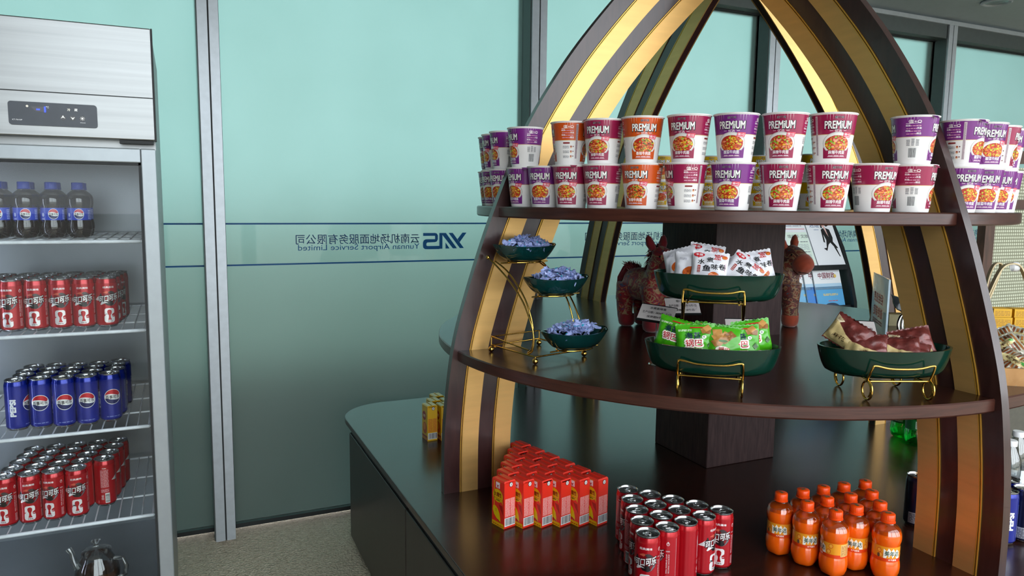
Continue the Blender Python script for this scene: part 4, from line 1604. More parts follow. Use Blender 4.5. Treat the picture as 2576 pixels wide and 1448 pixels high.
# single dish on the right with the brown packs
A3 = R(-22)
S3 = thing('dish_stand', 'low gold wire stand with scroll feet under the right-hand dish', 'stand', (1.512, 1.192, Z1), A3)
low_stand(S3, .048)
d3 = tag(obj('oval_dish', DISH, None, (1.520, 1.200, Z1 + .0485), (0, 0, A3)), 'dark green oval dish at right holding brown twist snacks', 'dish')
# two-tier stand with white and green packs
A2 = R(-40)
c2 = Vector((1.150, 1.376))
S2 = thing('two_tier_stand', 'gold wire stand carrying two dark green dishes one above the other', 'stand', (c2.x, c2.y, Z1), A2)
low_stand(S2, .048)
UB = .10                                   # the upper dish stands this far behind the lower one
for sx in (-1, 1):
    for sy in (-1, 1):
        yt = UB + sy * .090
        wire('post', smooth_path([(sx * .072, .066, .046), (sx * .074, .104, .060), (sx * .074, .108, .120), (sx * .073, (.108 + yt) / 2, .172), (sx * .072, yt, .206)]), .0028, S2)
for sy in (-1, 1):
    wire('cross_rail', [(-.074, UB + sy * .066, .2055), (.074, UB + sy * .066, .2055)], .0026, S2)
    yo = UB + sy * .090
    wire('holder', smooth_path([(-.072, yo, .206), (-.070, yo, .232), (-.064, yo + sy * .004, .2385), (-.03, yo + sy * .006, .2325), (.03, yo + sy * .006, .2325), (.064, yo + sy * .004, .2385), (.070, yo, .232), (.072, yo, .206)]), .0028, S2)
for sx in (-1, 1):
    wire('side_rail', [(sx * .06, UB - .090, .2055), (sx * .06, UB + .090, .2055)], .0026, S2)
CU = Vector((c2.x - UB * math.sin(A2) + .008, c2.y + UB * math.cos(A2) - .003))
tag(obj('oval_dish', DISH, None, (c2.x, c2.y, Z1 + .0485), (0, 0, A2)), 'dark green oval dish, lower tier, full of green snack packs', 'dish')
tag(obj('oval_dish', DISH, None, (CU.x, CU.y, Z1 + .2085), (0, 0, R(-36))), 'dark green oval dish, upper tier, full of white snack packs', 'dish')


def dloc(c, ang, lx, ly, z):
    return (c[0] + lx * math.cos(ang) - ly * math.sin(ang), c[1] + lx * math.sin(ang) + ly * math.cos(ang), z)


gw = 'white snack packs in the upper dish'
for k, (lx, ly, z, v, yaw, tilt, roll, lb) in enumerate((
        (-.108, .010, .315, 1, -25, 12, 16, 'white snack pack leaning at the left end of the upper dish'),
        (-.078, -.012, .314, 3, -12, 10, -4, 'white snack pack with big fried roll picture, second from left'),
        (-.028, -.036, .320, 0, 0, 14, -5, 'white snack pack facing front with black lettering, middle of the upper dish'),
        (-.035, .030, .335, 2, 4, 10, -8, 'white snack pack standing behind the front one in the upper dish'),
        (.032, .012, .288, 3, 0, 30, 6, 'white snack pack lying low in the middle gap of the upper dish'),
        (.050, .050, .306, 2, 10, 20, 12, 'white snack pack at the back right of the upper dish'),
        (.066, -.024, .312, 0, 8, 18, -36, 'white snack pack tilted on its corner in the upper dish'),
        (.112, .012, .312, 2, 22, 12, 10, 'white snack pack at the right end of the upper dish'))):
    put_pack(WPK[v], dloc(CU, R(-36), settle(lx, z)[0], ly, Z1 + settle(lx, z)[1] - .038), yaw, tilt, roll, 'white_snack_pack', lb, gw)
gg = 'green snack packs in the lower dish'
for k, (lx, ly, z, v, yaw, tilt, roll, lb) in enumerate((
        (-.104, .000, .130, 0, -20, 12, -10, 'green seaweed snack pack at the left end of the lower dish'),
        (-.062, .020, .128, 2, 0, 10, 6, 'green snack pack half hidden behind the left ones'),
        (-.044, -.022, .132, 0, 4, 12, 3, 'green seaweed snack pack in front with large lettering'),
        (.002, .026, .128, 2, 4, 12, -6, 'green snack pack between the two front ones'),
        (.030, -.018, .130, 1, 5, 16, -4, 'green snack pack showing a picture of brown crackers'),
        (.078, -.004, .132, 2, 12, 12, 4, 'green seaweed snack pack right of the cracker picture'),
        (.110, .022, .132, 0, 18, 10, 8, 'green seaweed snack pack at the right end of the lower dish'))):
    put_pack(GPK[v], dloc(c2, A2, settle(lx, z)[0], ly, Z1 + settle(lx, z)[1] - .014), yaw, tilt, roll, 'green_snack_pack', lb, gg)
gb = 'brown snack packs in the right dish'
for k, (lx, ly, z, v, yaw, tilt, roll, lb) in enumerate((
        (-.100, .010, .150, 0, -10, 20, -28, 'brown snack pack standing up at the left end of the right dish'),
        (-.070, -.030, .132, 1, -4, 35, 6, 'brown snack pack in front left of the right dish'),
        (-.012, .012, .128, 2, 6, 45, -8, 'brown snack pack lying flat in the middle of the right dish'),
        (.024, -.034, .128, 3, 3, 40, 10, 'brown snack pack with cream panel in front of the right dish'),
        (.082, .004, .140, 0, 14, 25, 14, 'brown snack pack leaning up at the right of the right dish'),
        (.058, -.020, .128, 1, 10, 55, -12, 'brown snack pack sunk low at the right of the right dish'))):
    put_pack(BPK[v], dloc((1.520, 1.200), A3, settle(lx, z)[0], ly * .8, Z1 + settle(lx, z)[1] - .022), yaw, tilt, roll, 'brown_snack_pack', lb, gb)

# three-tier candy stand at the left
AT = R(-76.5)
ct = Vector((.943, 1.894))
T1 = thing('three_tier_stand', 'gold wire stand with curved arms holding three candy bowls', 'stand', (ct.x, ct.y, Z1), AT)
hx, hy = .102, .092
for sx in (-1, 1):
    for sy in (-1, 1):
        obj('ball_foot', MB().ball((sx * hx, sy * hy, .0085), .0085, 14).mesh('ball_foot', M_WIRE, True), T1)
        wire('post', [(sx * hx, sy * hy, .014), (sx * hx, sy * hy, .046 if sx < 0 else .020)], .0023, T1)
for zz in (.020,):
    wire('base_ring', [(-hx, -hy, zz), (hx, -hy, zz), (hx, hy, zz), (-hx, hy, zz)], .0024, T1, closed=True)
wire('upper_rail', [(hx - .03, -hy, .034), (-hx, -hy, .046), (-hx, hy, .046), (hx - .03, hy, .034)], .0023, T1)
BOWLS = ((-.064, 0, .270), (.079, 0, .187), (.160, 0, .047))
for sy in (-1, 1):
    for dx, dyy in ((0, 0), (.016, -.014)):
        y = sy * (hy - .002) + sy * dyy
        wire('curved_arm', smooth_path([(-.123 + dx, y, .278 - dx * .6), (-.060 + dx * .6, y, .244), (-.002 + dx * .2, y, .205), (.042 - dx * .2, y, .165), (.071 - dx * .6, y, .124), (.088 - dx, y, .088), (.092 - dx * 1.2, y, .060), (.086 - dx * 1.2, y, .034), (.066 - dx, y, .021)]), .0024, T1)
    obj('ball_tip', MB().ball((-.125, sy * (hy - .002), .279), .0065, 12).mesh('ball_tip', M_WIRE, True), T1)
for bx_, by_, bz in BOWLS:
    wire('bowl_ring', [(bx_ + .038 * math.cos(2 * PI * k / 28), by_ + .058 * math.sin(2 * PI * k / 28), bz - .0026) for k in range(28)], .0024, T1, closed=True)
    wire('bowl_rail', [(bx_, -hy + .004, bz - .004), (bx_, hy - .004, bz - .004)], .0022, T1)


def leaf(q, t):
    return 1 + t * (.05 * math.cos(9 * q) * .5 + .03 * math.cos(2 * q))


CB = bowl(.101, .066, .044, .55, .0035, 72, mod=leaf, pw=.55, lift=.006).mesh('candy_bowl', mat('dark_teal_glazed_bowl', '#07302f', .12, 0, .3, 25, coat=.5), True, 60)


def candy_mesh(seed):
    rr = random.Random(seed)
    mb = MB()
    n = 6
    vs, fs = [], []
    L, Wd = .039, .025
    for j in range(n + 1):
        for i in range(n + 1):
            u, v = 2 * i / n - 1, 2 * j / n - 1
            x, y = u * L / 2 * (1 + .15 * rr.uniform(-1, 1)), v * Wd / 2 * (.45 + .75 * abs(u)) * (1 + .2 * rr.uniform(-1, 1))
            z = .006 * (1 - u * u) * (1 - v * v) + .0075 * rr.uniform(-.6, 1) * abs(u) + .002 * rr.uniform(-1, 1)
            vs.append((x, y, z))
    for j in range(n):
        for i in range(n):
            a = j * (n + 1) + i
            fs.append((a, a + 1, a + n + 2, a + n + 1))
    mb.add(vs, fs, 0)
    mb.ball((0, 0, .0035), (.0075, .0062, .0052), 8, 0)
    mb.ball((.0, 0, .0075), (.0035, .0035, .002), 8, 1)
    return mb.mesh('candy', [M_CW, M_CDOT])


M_CW = mat('pale_blue_candy_wrapper', '#a2b0e2', .4, .05, .15, 60, coat=.3)
M_CDOT = mat('turquoise_sweet', '#35a8c8', .2, .1, .05)
CAN3 = [candy_mesh(k) for k in range(6)]
rc = random.Random(21)
for bi, ((bx_, by_, bz), nm) in enumerate(zip(BOWLS, ('top', 'middle', 'bottom'))):
    wx_, wy_, wz_ = (ct.x + bx_ * math.cos(AT) - by_ * math.sin(AT), ct.y + bx_ * math.sin(AT) + by_ * math.cos(AT), Z1 + bz)
    tag(obj('candy_bowl', CB, None, (wx_, wy_, wz_ + .0005), (0, 0, R(8))), 'leaf-shaped dark green bowl of candies on the %s tier of the gold stand' % nm, 'bowl', 'candy bowls on the gold stand')
    for k in range(46):
        a, q = rc.uniform(0, 2 * PI), math.sqrt(rc.random()) * .86
        lx, ly = .086 * q * math.cos(a), .054 * q * math.sin(a)
        zz = .034 + .026 * (1 - q * q) + rc.uniform(-.004, .006)
        x, y, z = dloc((wx_, wy_), R(8), lx, ly, wz_ + zz)
        c_ = obj('wrapped_candy', CAN3[k % 6], None, (x, y, z), (rc.uniform(-.7, .7), rc.uniform(-.7, .7), rc.uniform(0, 6.28)))
        tag(c_, 'pale blue twist-wrapped candy heaped in the %s bowl of the gold stand' % nm, 'candy', 'candies in the %s bowl' % nm)

# ------------------------------------------------------------------ price cards and acrylic sign
M_ROD = mat('polished_steel_rod', '#b9bcbc', .2, 1)
M_CARD = mat('ivory_card', '#e6dedb', .5, 0, .03)


def card(loc, yaw, tilt, roll, l1, l2, l3, label, wd=.098, hg=.060):
    M = facing(Vector(loc), yaw, tilt, roll)
    t = thing('price_card', label, 'card', (loc[0], loc[1], Z1))
    Mi = Matrix.Translation((0, 0, loc[2] - Z1)) @ M.to_3x3().to_4x4()
    c_ = obj('card', MB().box((-wd / 2, -hg / 2, -.0008), (wd / 2, hg / 2, .0008)).mesh('card', M_CARD), t)
    c_.matrix_local = Mi
    b = obj('clip_bar', MB().box((-wd / 2 - .001, -hg / 2 - .003, -.002), (wd / 2 + .001, -hg / 2 + .002, .003)).box((-wd / 2 - .001, hg / 2 - .001, -.001), (wd / 2 + .001, hg / 2 + .0015, .0015)).mesh('clip_bar', M_SEAL), c_)
    P = Print()
    P.ell(.026, -.004, .016, .016, '#d8ced0', 1, 20)
    P.ell(.026, -.004, .012, .012, '#e2dad9', 2, 20)
    P.text(l1, 0, .0175, h=.0085, col='#2a2628', layer=3, bold=.012)
    P.text(l2, 0, .001, wd=.080, h=.0088, col='#2a2628', layer=3, bold=.012)
    P.text(l3, 0, -.0155, h=.0085, col='#2a2628', layer=3, bold=.012)
    obj('card_print', P.build('card_print', on_plane((0, 0, .0009), (1, 0, 0), (0, 1, 0), .00015), PRINT_MATT), c_)
    zc = loc[2] - Z1 - .5 * hg * math.cos(R(tilt))
    obj('rod', MB().tube([(0, 0, .004), (0, 0, max(.012, zc + .008))], .0016, 8).mesh('rod', M_ROD, True), t)
    obj('foot', MB().lathe([(.0, .005), (.017, .004), (.019, .0), (.0, 0)], 20).mesh('foot', M_ROD, True), t)


card((1.190, 1.655, 1.105), -8, 52, -7, '水煮鱼味卷', '生产日期：2026年6月3日', '保质期9个月', 'ivory date card on a rod at left, in front of the red plush horse')
card((1.330, 1.725, 1.110), 12, 46, 2, '橙C糖果', '生产日期：2025年10月1日', '保质期：18个月', 'ivory date card standing further back below the upper dish')
card((1.385, 1.525, 1.075), 10, 48, 1, '海苔锅巴', '生产日期：2026年6月3日', '保质期9个月', 'ivory date card on a rod in front of the square column')
card((1.655, 1.395, 1.076), 14, 52, 0, '麻花', '生产日期：2026年6月3日', '保质期9个月', 'ivory date card behind the right dish of brown snacks')
# acrylic sign: seen from behind, so the red writing is reversed
p0, p1 = Vector((2.128, 1.676)), Vector((2.315, 1.890))
dv = (p1 - p0)
an = math.atan2(dv.y, dv.x)
sg = thing('acrylic_sign', 'clear acrylic sign with red reversed lettering near the right arch', 'sign', (p0.x, p0.y, Z1), an)
Lw = dv.length
M_ACR = clear_mat('frosted_acrylic', (.80, .87, .88, 1), .22, .3)
obj('plate', MB().box((0, -.002, .004), (Lw, .002, .200)).mesh('plate', M_ACR), sg)
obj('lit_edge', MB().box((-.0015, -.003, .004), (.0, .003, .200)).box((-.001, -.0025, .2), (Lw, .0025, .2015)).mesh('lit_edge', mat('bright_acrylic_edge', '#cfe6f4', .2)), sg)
obj('base', MB().box((0, -.03, 0), (Lw, .03, .004)).mesh('base', M_ACR), sg)
P = Print()
RD = '#d8463e'
P.text('拒绝浪费', Lw * .55, .122, wd=.165, h=.036, col=RD, layer=1, bold=.02)
P.text('谢绝带走', Lw * .55, .074, wd=.165, h=.036, col=RD, layer=1, bold=.02)
P.lines(Lw * .55 - .085, .032, Lw * .55 + .085, .048, 2, '#c77a76', 1, 5, .3)
obj('lettering', P.build('lettering', on_plane((0, .0024, 0), (1, 0, 0), (0, 0, 1), -.0001), PRINT_MATT), sg)
for o in sg.children:
    pass

# ------------------------------------------------------------------ plush horses
def brocade(name, cols, scale=48):
    m, nt, p = nodes(name)
    v = tex(nt, 'ShaderNodeTexVoronoi', scale)
    n = tex(nt, 'ShaderNodeTexNoise', scale * .55, Detail=3.0, Distortion=1.5)
    st = [(i / len(cols), lin(c)) for i, c in enumerate(cols)]
    rp = ramp(nt, n.outputs[0], [(.28 + .5 * q, c) for q, c in st], 'CONSTANT')
    r2 = ramp(nt, v.outputs[0], [(.0, (1, 1, 1, 1)), (.9, (.45, .45, .45, 1))])
    mx = nt.nodes.new('ShaderNodeMix')
    mx.data_type = 'RGBA'
    mx.blend_type = 'MULTIPLY'
    mx.inputs[0].default_value = .6
    nt.links.new(rp.outputs[0], mx.inputs[6])
    nt.links.new(r2.outputs[0], mx.inputs[7])
    nt.links.new(mx.outputs[2], p.inputs['Base Color'])
    p.inputs['Roughness'].default_value = .55
    p.inputs['Sheen Weight'].default_value = .3
    return m


M_BR1 = brocade('red_brocade', ['#4a5a7c', '#9a2430', '#b82a34', '#c0986a', '#a81e2a', '#70456a', '#c04a3a'])
M_BR2 = brocade('brown_brocade', ['#4a5660', '#7a2c22', '#54211c', '#a8845c', '#8c3a24', '#6a2a2a', '#9aa2a2'])
M_VR = mat('red_velvet', '#8e1420', .8, 0, .12, 60, sheen=.6)
M_VO = mat('rust_orange_velvet', '#a8401c', .8, 0, .12, 60, sheen=.6)
M_EYE = mat('black_glass_eye', '#0a0808', .1)


def fuse(mb, voxel, m, name):
    o = bpy.data.objects.new('tmp', mb.mesh('tmp', m))
    COL.objects.link(o)
    r_ = o.modifiers.new('r', 'REMESH')
    r_.mode = 'VOXEL'
    r_.voxel_size = voxel
    s_ = o.modifiers.new('s', 'SMOOTH')
    s_.iterations = 6
    dgr = bpy.context.evaluated_depsgraph_get()
    me = bpy.data.meshes.new_from_object(o.evaluated_get(dgr))
    bpy.data.objects.remove(o)
    me.name = name
    me.materials.clear()
    me.materials.append(m)
    me.polygons.foreach_set('use_smooth', [True] * len(me.polygons))
    return me


def horse(label, loc, rz, mb_, mv, head_turn=0):
    t = thing('plush_horse', label, 'plush toy', loc, rz)
    b = MB()
    b.tube([(-.098, 0, .150), (-.085, 0, .155), (-.04, 0, .156), (.02, 0, .152), (.062, 0, .156), (.08, 0, .158)], [.036, .055, .060, .057, .054, .034], 20)
    for sx, sy in ((-.084, .032), (-.084, -.032), (.058, .030), (.058, -.030)):
        b.tube([(sx, sy, .155), (sx + (.004 if sx > 0 else -.010), sy * 1.1, .085), (sx + (.006 if sx > 0 else -.004), sy * 1.15, .03), (sx + .006, sy * 1.15, .020)], [.042, .031, .027, .02], 16)
    b.tube([(.040, 0, .165), (.050, 0, .205), (.055, 0, .245), (.058, 0, .262)], [.050, .042, .037, .028], 18)
    hd_ = Matrix.Translation((.056, 0, .255)) @ Matrix.Rotation(head_turn, 4, 'Z') @ Matrix.Translation((-.090, 0, -.255))
    b.tube([(.070, 0, .262), (.085, 0, .265), (.110, 0, .254), (.135, 0, .238), (.146, 0, .230)], [.02, .036, .038, .034, .022], 18, mx=hd_)
    obj('body', fuse(b, .0055, mb_, 'body'), t)
    mz = MB().tube([(.122, 0, .245), (.134, 0, .237), (.150, 0, .224), (.163, 0, .213), (.171, 0, .207)], [.033, .0385, .0375, .031, .012], 20, mx=hd_)
    mo = obj('muzzle', fuse(mz, .004, mv, 'muzzle'), t)
    hf = MB()
    fc = MB()
    for s_ in (-1, 1):
        ear = MB().tube([(.080, s_ * .024, .285), (.074, s_ * .034, .305), (.070, s_ * .040, .325), (.070, s_ * .042, .334)], [.012, .015, .010, .002], 10, mx=hd_)
        obj('ear', ear.mesh('ear', mv, True, 80), t)
        obj('eye', MB().ball((.118, s_ * .031, .262), .0055, 10, mx=hd_).mesh('eye', M_EYE, True), t)
        obj('nostril', MB().ball((.163, s_ * .023, .222), (.003, .003, .004), 8, mx=hd_).mesh('nostril', M_EYE, True), mo)
        obj('mouth', MB().tube([Vector((.174 - .012 * abs(k), s_ * (.006 + .028 * min(1, .55 * abs(k))), .199 + .002 * abs(k) * 1.5)) for k in (0, .6, 1.2, 1.8)], .0011, 6, mx=hd_).mesh('mouth', M_EYE, True), mo)
    for sx, sy in ((-.080, .035), (-.080, -.035), (.064, .034), (.064, -.034)):
        obj('hoof', MB().lathe([(.0, 0), (.018, .001), (.027, .008), (.0305, .022), (.0300, .040), (.0285, .044)], 20, mx=Matrix.Translation((sx, sy, 0))).mesh('hoof', mv, True, 80), t)
    rr = random.Random(4)
    tl = MB()
    for k in range(170):
        a = rr.uniform(-1, 1)
        q = rr.uniform(.6, 1)
        s0 = Vector((-.094 + rr.uniform(-.006, .014), a * .020, .190 + rr.uniform(-.01, .012)))
        tl.tube([s0, s0 + Vector((-.024 * q, a * .012, .016 * rr.uniform(.2, 1.3))), s0 + Vector((-.046 * q, a * .02, -.025 * q)), s0 + Vector((-.050 * q + rr.uniform(-.008, .006), a * .024, -.11 * q))], [.0026, .0028, .0022, .0006], 4)
    for k in range(60):
        a = rr.uniform(-1, 1)
        s0 = Vector((-.088 + rr.uniform(-.012, .016), a * .016, .200))
        tl.tube([s0, s0 + Vector((-.012, a * .01, .016)), s0 + Vector((-.026 + rr.uniform(-.01, .01), a * .02, .026 + rr.uniform(-.008, .008)))], [.0024, .002, .0005], 4)
    tail = obj('tail', tl.mesh('tail', mv, True, 80), t)
    tail['kind'] = 'stuff'
    mn = MB()
    for k in range(150):
        u = rr.random()
        x, z = .020 + .026 * u, .205 + .090 * u
        a = rr.uniform(-1, 1)
        s0 = Vector((x - .012 * (1 - u), a * .008, z - .004))
        mn.tube([s0, s0 + Vector((-.014, a * .010, .012)), s0 + Vector((-.020 + rr.uniform(-.006, .004), a * .026, -.004 + rr.uniform(-.01, .008)))], [.0026, .0024, .0006], 4, mx=None)
    mane = obj('mane', mn.mesh('mane', mv, True, 80), t)
    mane['kind'] = 'stuff'
    return t


horse('red brocade plush horse with red tail, standing left of the column', (1.508, 2.150, Z1), R(-88), M_BR1, M_VR, R(12))
horse('brown brocade plush horse with rust muzzle peeking out right of the column', (2.004, 2.066, Z1), R(-46), M_BR2, M_VO, R(-38))

# ------------------------------------------------------------------ right end of the middle shelf
bw = thing('snack_bundle', 'small dark foil snack packet on a kraft box behind the acrylic sign', 'snack pack', (2.455, 1.880, Z1), R(-30))
obj('kraft_box', MB().box((-.05, -.03, 0), (.05, .03, .042)).mesh('kraft_box', mat('kraft_board', '#8a8260', .7)), bw)
fb, _ = pack_mesh(.085, .07, .03, mat('dark_grey_foil_film', '#3a4044', .3, .4, .3, 40), 9, .006)
o = obj('bag', fb, bw, (.0, .0, .075))
o.rotation_euler = (R(50), R(20), R(30))
tg = thing('metal_tongs', 'bent chrome tongs leaning beside the right front arch', 'tongs', (2.052, 1.560, Z1))
obj('arm', MB().tube(smooth_path([(.0, 0, .004), (-.006, .004, .04), (-.010, .008, .075), (.004, .012, .098), (.022, .014, .104)]), .0045, 10).mesh('arm', M_ROD, True), tg)
obj('arm', MB().tube(smooth_path([(.016, 0, .004), (.010, .004, .04), (.008, .008, .070), (.016, .012, .092), (.026, .014, .104)]), .0045, 10).mesh('arm', M_ROD, True), tg)

M_TRAY = wood('light_oak_tray', '#a8773e', '#c4935a', .5, (1, 6, 1), 20)
AY = R(-36)
tr_o = Vector((1.862, 1.128))
ty = thing('wooden_tray', 'light wooden tray of twist sweets at the right end of the middle shelf', 'tray', (tr_o.x, tr_o.y, Z1), AY)
TW, TD = .15, .24
obj('tray_floor', MB().box((0, 0, 0), (TW, TD, .006)).mesh('tray_floor', M_TRAY), ty)
for a_, b_ in (((0, 0, .006), (TW, .008, .044)), ((0, TD - .008, .006), (TW, TD, .044)), ((0, .008, .006), (.008, TD - .008, .044)), ((TW - .008, .008, .006), (TW, TD - .008, .044))):
    obj('tray_side', MB().box(a_, b_).mesh('tray_side', M_TRAY), ty)


def draw_stick(P, s_):
    P.poly([(-.036, .004), (-.02, .016), (.02, .014), (.034, .002), (.02, -.010), (-.02, -.012)], '#d8c890', 2)
    P.lines(-.02, -.002, .016, .006, 3, '#3a3020', 3, 2, .4)
    P.ell(.024, .004, .006, .004, '#3c9a3c', 3, 10)
    for k in range(9):
        P.rect(-.038 + k * .009, -.036, -.033 + k * .009, .036, ('#8a4a24', '#6a3418', '#a86a34')[k % 3], 1)


TPK = make_packs('twist', .090, .080, .030, mat('clear_crackly_wrap', '#b8b4a2', .15, .1, .4, 60, bump=1.0, coat=.8), draw_stick, 3, .007)
rt_ = random.Random(8)
for k, (lx, ly, z, yaw, tilt, roll) in enumerate(((.035, .040, .045, -10, 40, -30), (.085, .045, .043, 10, 50, 20), (.120, .040, .046, 15, 40, -10), (.040, .100, .072, -8, 35, 40), (.095, .100, .075, 6, 30, -6),
                                                 (.050, .160, .080, 0, 25, 30), (.105, .165, .085, 10, 30, -20))):
    x, y, z = dloc(tr_o, AY, lx, ly, Z1 + z)
    put_pack(TPK[k % 3], (x, y, z), yaw, tilt, roll, 'twist_snack_bag', ['clear bag of brown sticks at the left front of the wooden tray', 'clear bag of brown sticks in the middle front of the tray', 'clear bag of brown sticks at the right front of the tray',
             'clear bag with oval label heaped at the left of the tray', 'clear bag with oval label on top of the heap', 'clear bag at the back left of the tray', 'clear bag at the back right of the tray'][k], 'twist snack bags in the wooden tray')
# split-bamboo basket with a handle, full of small yellow boxes
bo = Vector((2.325, 1.420))
bk = thing('bamboo_basket', 'bamboo basket with tall bent handle behind the wooden tray', 'basket', (bo.x, bo.y, Z1), R(-30))
M_BAM = wood('pale_bamboo', '#c9b48a', '#ddcba4', .5, (8, 8, 1), 20)
bs = MB()
for k in range(20):
    a = 2 * PI * k / 20
    bs.box((-.0085, -.0015, 0), (.0085, .0015, .05), mx=Matrix.Translation((.10 * math.cos(a), .085 * math.sin(a), 0)) @ Matrix.Rotation(a + PI / 2, 4, 'Z'))
obj('stave', bs.mesh('stave', M_BAM), bk)
for zz in (.012, .046):
    obj('hoop', MB().tube([(.103 * math.cos(2 * PI * k / 30), .088 * math.sin(2 * PI * k / 30), zz) for k in range(30)], .004, 6, closed=True).mesh('hoop', M_BAM, True), bk)
obj('base', MB().lathe([(.0, .001), (.098, .001), (.098, .005), (.0, .005)], 30, mod=lambda a, z: 1 - .14 * abs(math.sin(a))).mesh('base', M_BAM), bk)


def strap(pts, w_, th, axis):
    mb = MB()
    A = [Vector(p_) for p_ in pts]
    ax = Vector(axis)
    vs, fs = [], []
    for i, p_ in enumerate(A):
        tdir = (A[min(i + 1, len(A) - 1)] - A[max(i - 1, 0)]).normalized()
        nn = tdir.cross(ax).normalized()
        for u, v in ((-1, -1), (1, -1), (1, 1), (-1, 1)):
            vs.append(p_ + ax * (w_ / 2 * u) + nn * (th / 2 * v))
    for i in range(len(A) - 1):
        for k in range(4):
            a, b = i * 4 + k, i * 4 + (k + 1) % 4
            fs.append((a, b, b + 4, a + 4))
    return mb.add(vs, fs + [(3, 2, 1, 0), tuple(range(len(vs) - 4, len(vs)))])


obj('handle', strap(smooth_path([(.100, -.02, .01), (.078, -.02, .11), (.050, -.02, .20), (.022, -.02, .262), (-.006, -.02, .272), (-.034, -.02, .255), (-.060, -.02, .19), (-.085, -.02, .10), (-.100, -.02, .01)]), .018, .004, (0, 1, 0)).mesh('handle', M_BAM, True, 50), bk)
obj('handle', strap(smooth_path([(-.085, .02, .01), (-.05, .02, .13), (-.028, .02, .20), (-.012, .02, .262), (-.03, .02, .268), (-.045, .02, .235), (-.058, .02, .16), (-.09, .02, .01)]), .016, .004, (0, 1, 0)).mesh('handle', M_BAM, True, 50), bk)
obj('tie', MB().lathe([(.014, -.008), (.0155, 0), (.014, .008)], 16, mx=Matrix.Translation((.012, -.01, .262)) @ Matrix.Rotation(PI / 2, 4, 'Y')).mesh('tie', M_CAPW, True), bk)
M_YB = mat('yellow_candy_box', '#d9a408', .45, 0, .08, 30)
P = Print()
P.lines(-.022, -.008, .022, .008, 4, '#a8760a', 1, 4, .5)
P.rect(-.024, -.0095, .024, -.0088, '#a8760a', 1)
YBP = P.build('box_print', on_plane((0, -.0226, .0125), (1, 0, 0), (0, 0, 1), .0001), PRINT)
ybm = MB().box((-.026, -.0225, 0), (.026, .0225, .0255)).mesh('box', M_YB)
for lev in range(5):
    for j in range(2):
        x, y, z = dloc(bo, R(-30), -.030 + j * .058 + .003 * (lev % 2), -.030 + .002 * lev, Z1 + .0055 + lev * .0262)
        t = thing('yellow_candy_box', 'small yellow printed box in the bamboo basket, %s column, %s layer up' % (('left', 'right')[j], ORD[lev]), 'box', (x, y, z), R(-30 + 3 * ((lev + j) % 3 - 1)), 'yellow boxes in the bamboo basket')
        obj('box', ybm, t)
        obj('box_print', YBP, t)

# ------------------------------------------------------------------ magazine rack behind the display
M_BLK = wood('black_stained_wood', '#15161a', '#23262b', .4, (6, 6, 1), 10)
KR = 1.13                                  # distance of the rack from the eye, relative to a first survey


def zr(z):
    return E + (z - E) * KR


RX0, RX1 = 2.91, 3.39
rk = thing('magazine_rack', 'tall black magazine rack with curved sides beyond the column', 'magazine rack', ((RX0 + RX1) / 2, 2.98, 0))
side = [(y * KR, zr(z) if z else 0) for y, z in ((2.73, 0), (2.53, 0), (2.53, .80), (2.544, .938), (2.583, 1.07), (2.64, 1.20), (2.71, 1.32), (2.73, 1.36), (2.735, 1.37), (2.74, 1.37))]
for x in (RX0, RX1):
    mb = MB()
    n = len(side)
    vs = [(x + dx - (RX0 + RX1) / 2, y - 2.98, z) for dx in (-.012, .012) for y, z in side]
    mb.add(vs, [tuple(range(n)), tuple(reversed(range(n, 2 * n)))] + [(i, n + i, n + (i + 1) % n, (i + 1) % n) for i in range(n)])
    obj('side_panel', mb.mesh('side_panel', M_BLK), rk)
hw = (RX1 - RX0) / 2 - .012
for z, y0_, y1_ in ((zr(1.095), 2.595 * KR, 3.09), (zr(.90), 2.56 * KR, 3.09), (.5, 2.545 * KR, 3.09)):
    obj('ledge', MB().box((-hw, y0_ - 2.98, z), (hw, y1_ - 2.98, z + .016)).box((-hw, y0_ - 2.98, z + .016), (hw, y0_ - 2.975, z + .028)).mesh('ledge', M_BLK), rk)


def sheet(name, label, cat, x0, x1, zb, h, yb, lean, draw, th=.006, group=None):
    """flat printed thing leaning back on a ledge"""
    t = thing(name, label, cat, ((x0 + x1) / 2, yb, zb), 0, group, rot=(R(-lean), 0, 0))
    w_ = x1 - x0
    obj('pages', MB().box((-w_ / 2, 0, 0), (w_ / 2, th, h)).mesh('pages', mat('white_paper', '#e9edf2', .5, 0, .02)), t)
    P = Print()
    draw(P, w_, h)
    obj('cover_print', P.build('cover_print', on_plane((-w_ / 2, -.0004, 0), (1, 0, 0), (0, 0, 1), .00025), PRINT_MATT), t)


def d_news(P, w_, h):
    P.text('中国民航报', w_ * .62, h - .05, wd=.21, h=.045, col='#24508c', layer=2, bold=.0, shear=.1)
    P.lines(w_ * .4, h - .095, w_ * .9, h - .085, 1, '#9aa4b0', 1, 2)
    P.rect(w_ * .25, h - .112, w_ * .96, h - .109, '#cc4a58', 1)
    P.rect(w_ * .3, .02, w_ * .98, h - .13, '#dff0e4', 1)
    P.text('增强华 文旅', w_ * .68, h - .155, wd=.15, h=.022, col='#3a4448', layer=3)
    for k in range(2):
        P.rect(w_ * .55, h - .19 - k * .06, w_ * .66, h - .182 - k * .06, '#d05a4a', 2)
        P.lines(w_ * .7, h - .19 - k * .06, w_ * .93, h - .182 - k * .06, 1, '#6a7478', 2, k)
        P.lines(w_ * .42, h - .235 - k * .06, w_ * .92, h - .198 - k * .06, 6, '#b2bfc0', 2, k + 3, .5)


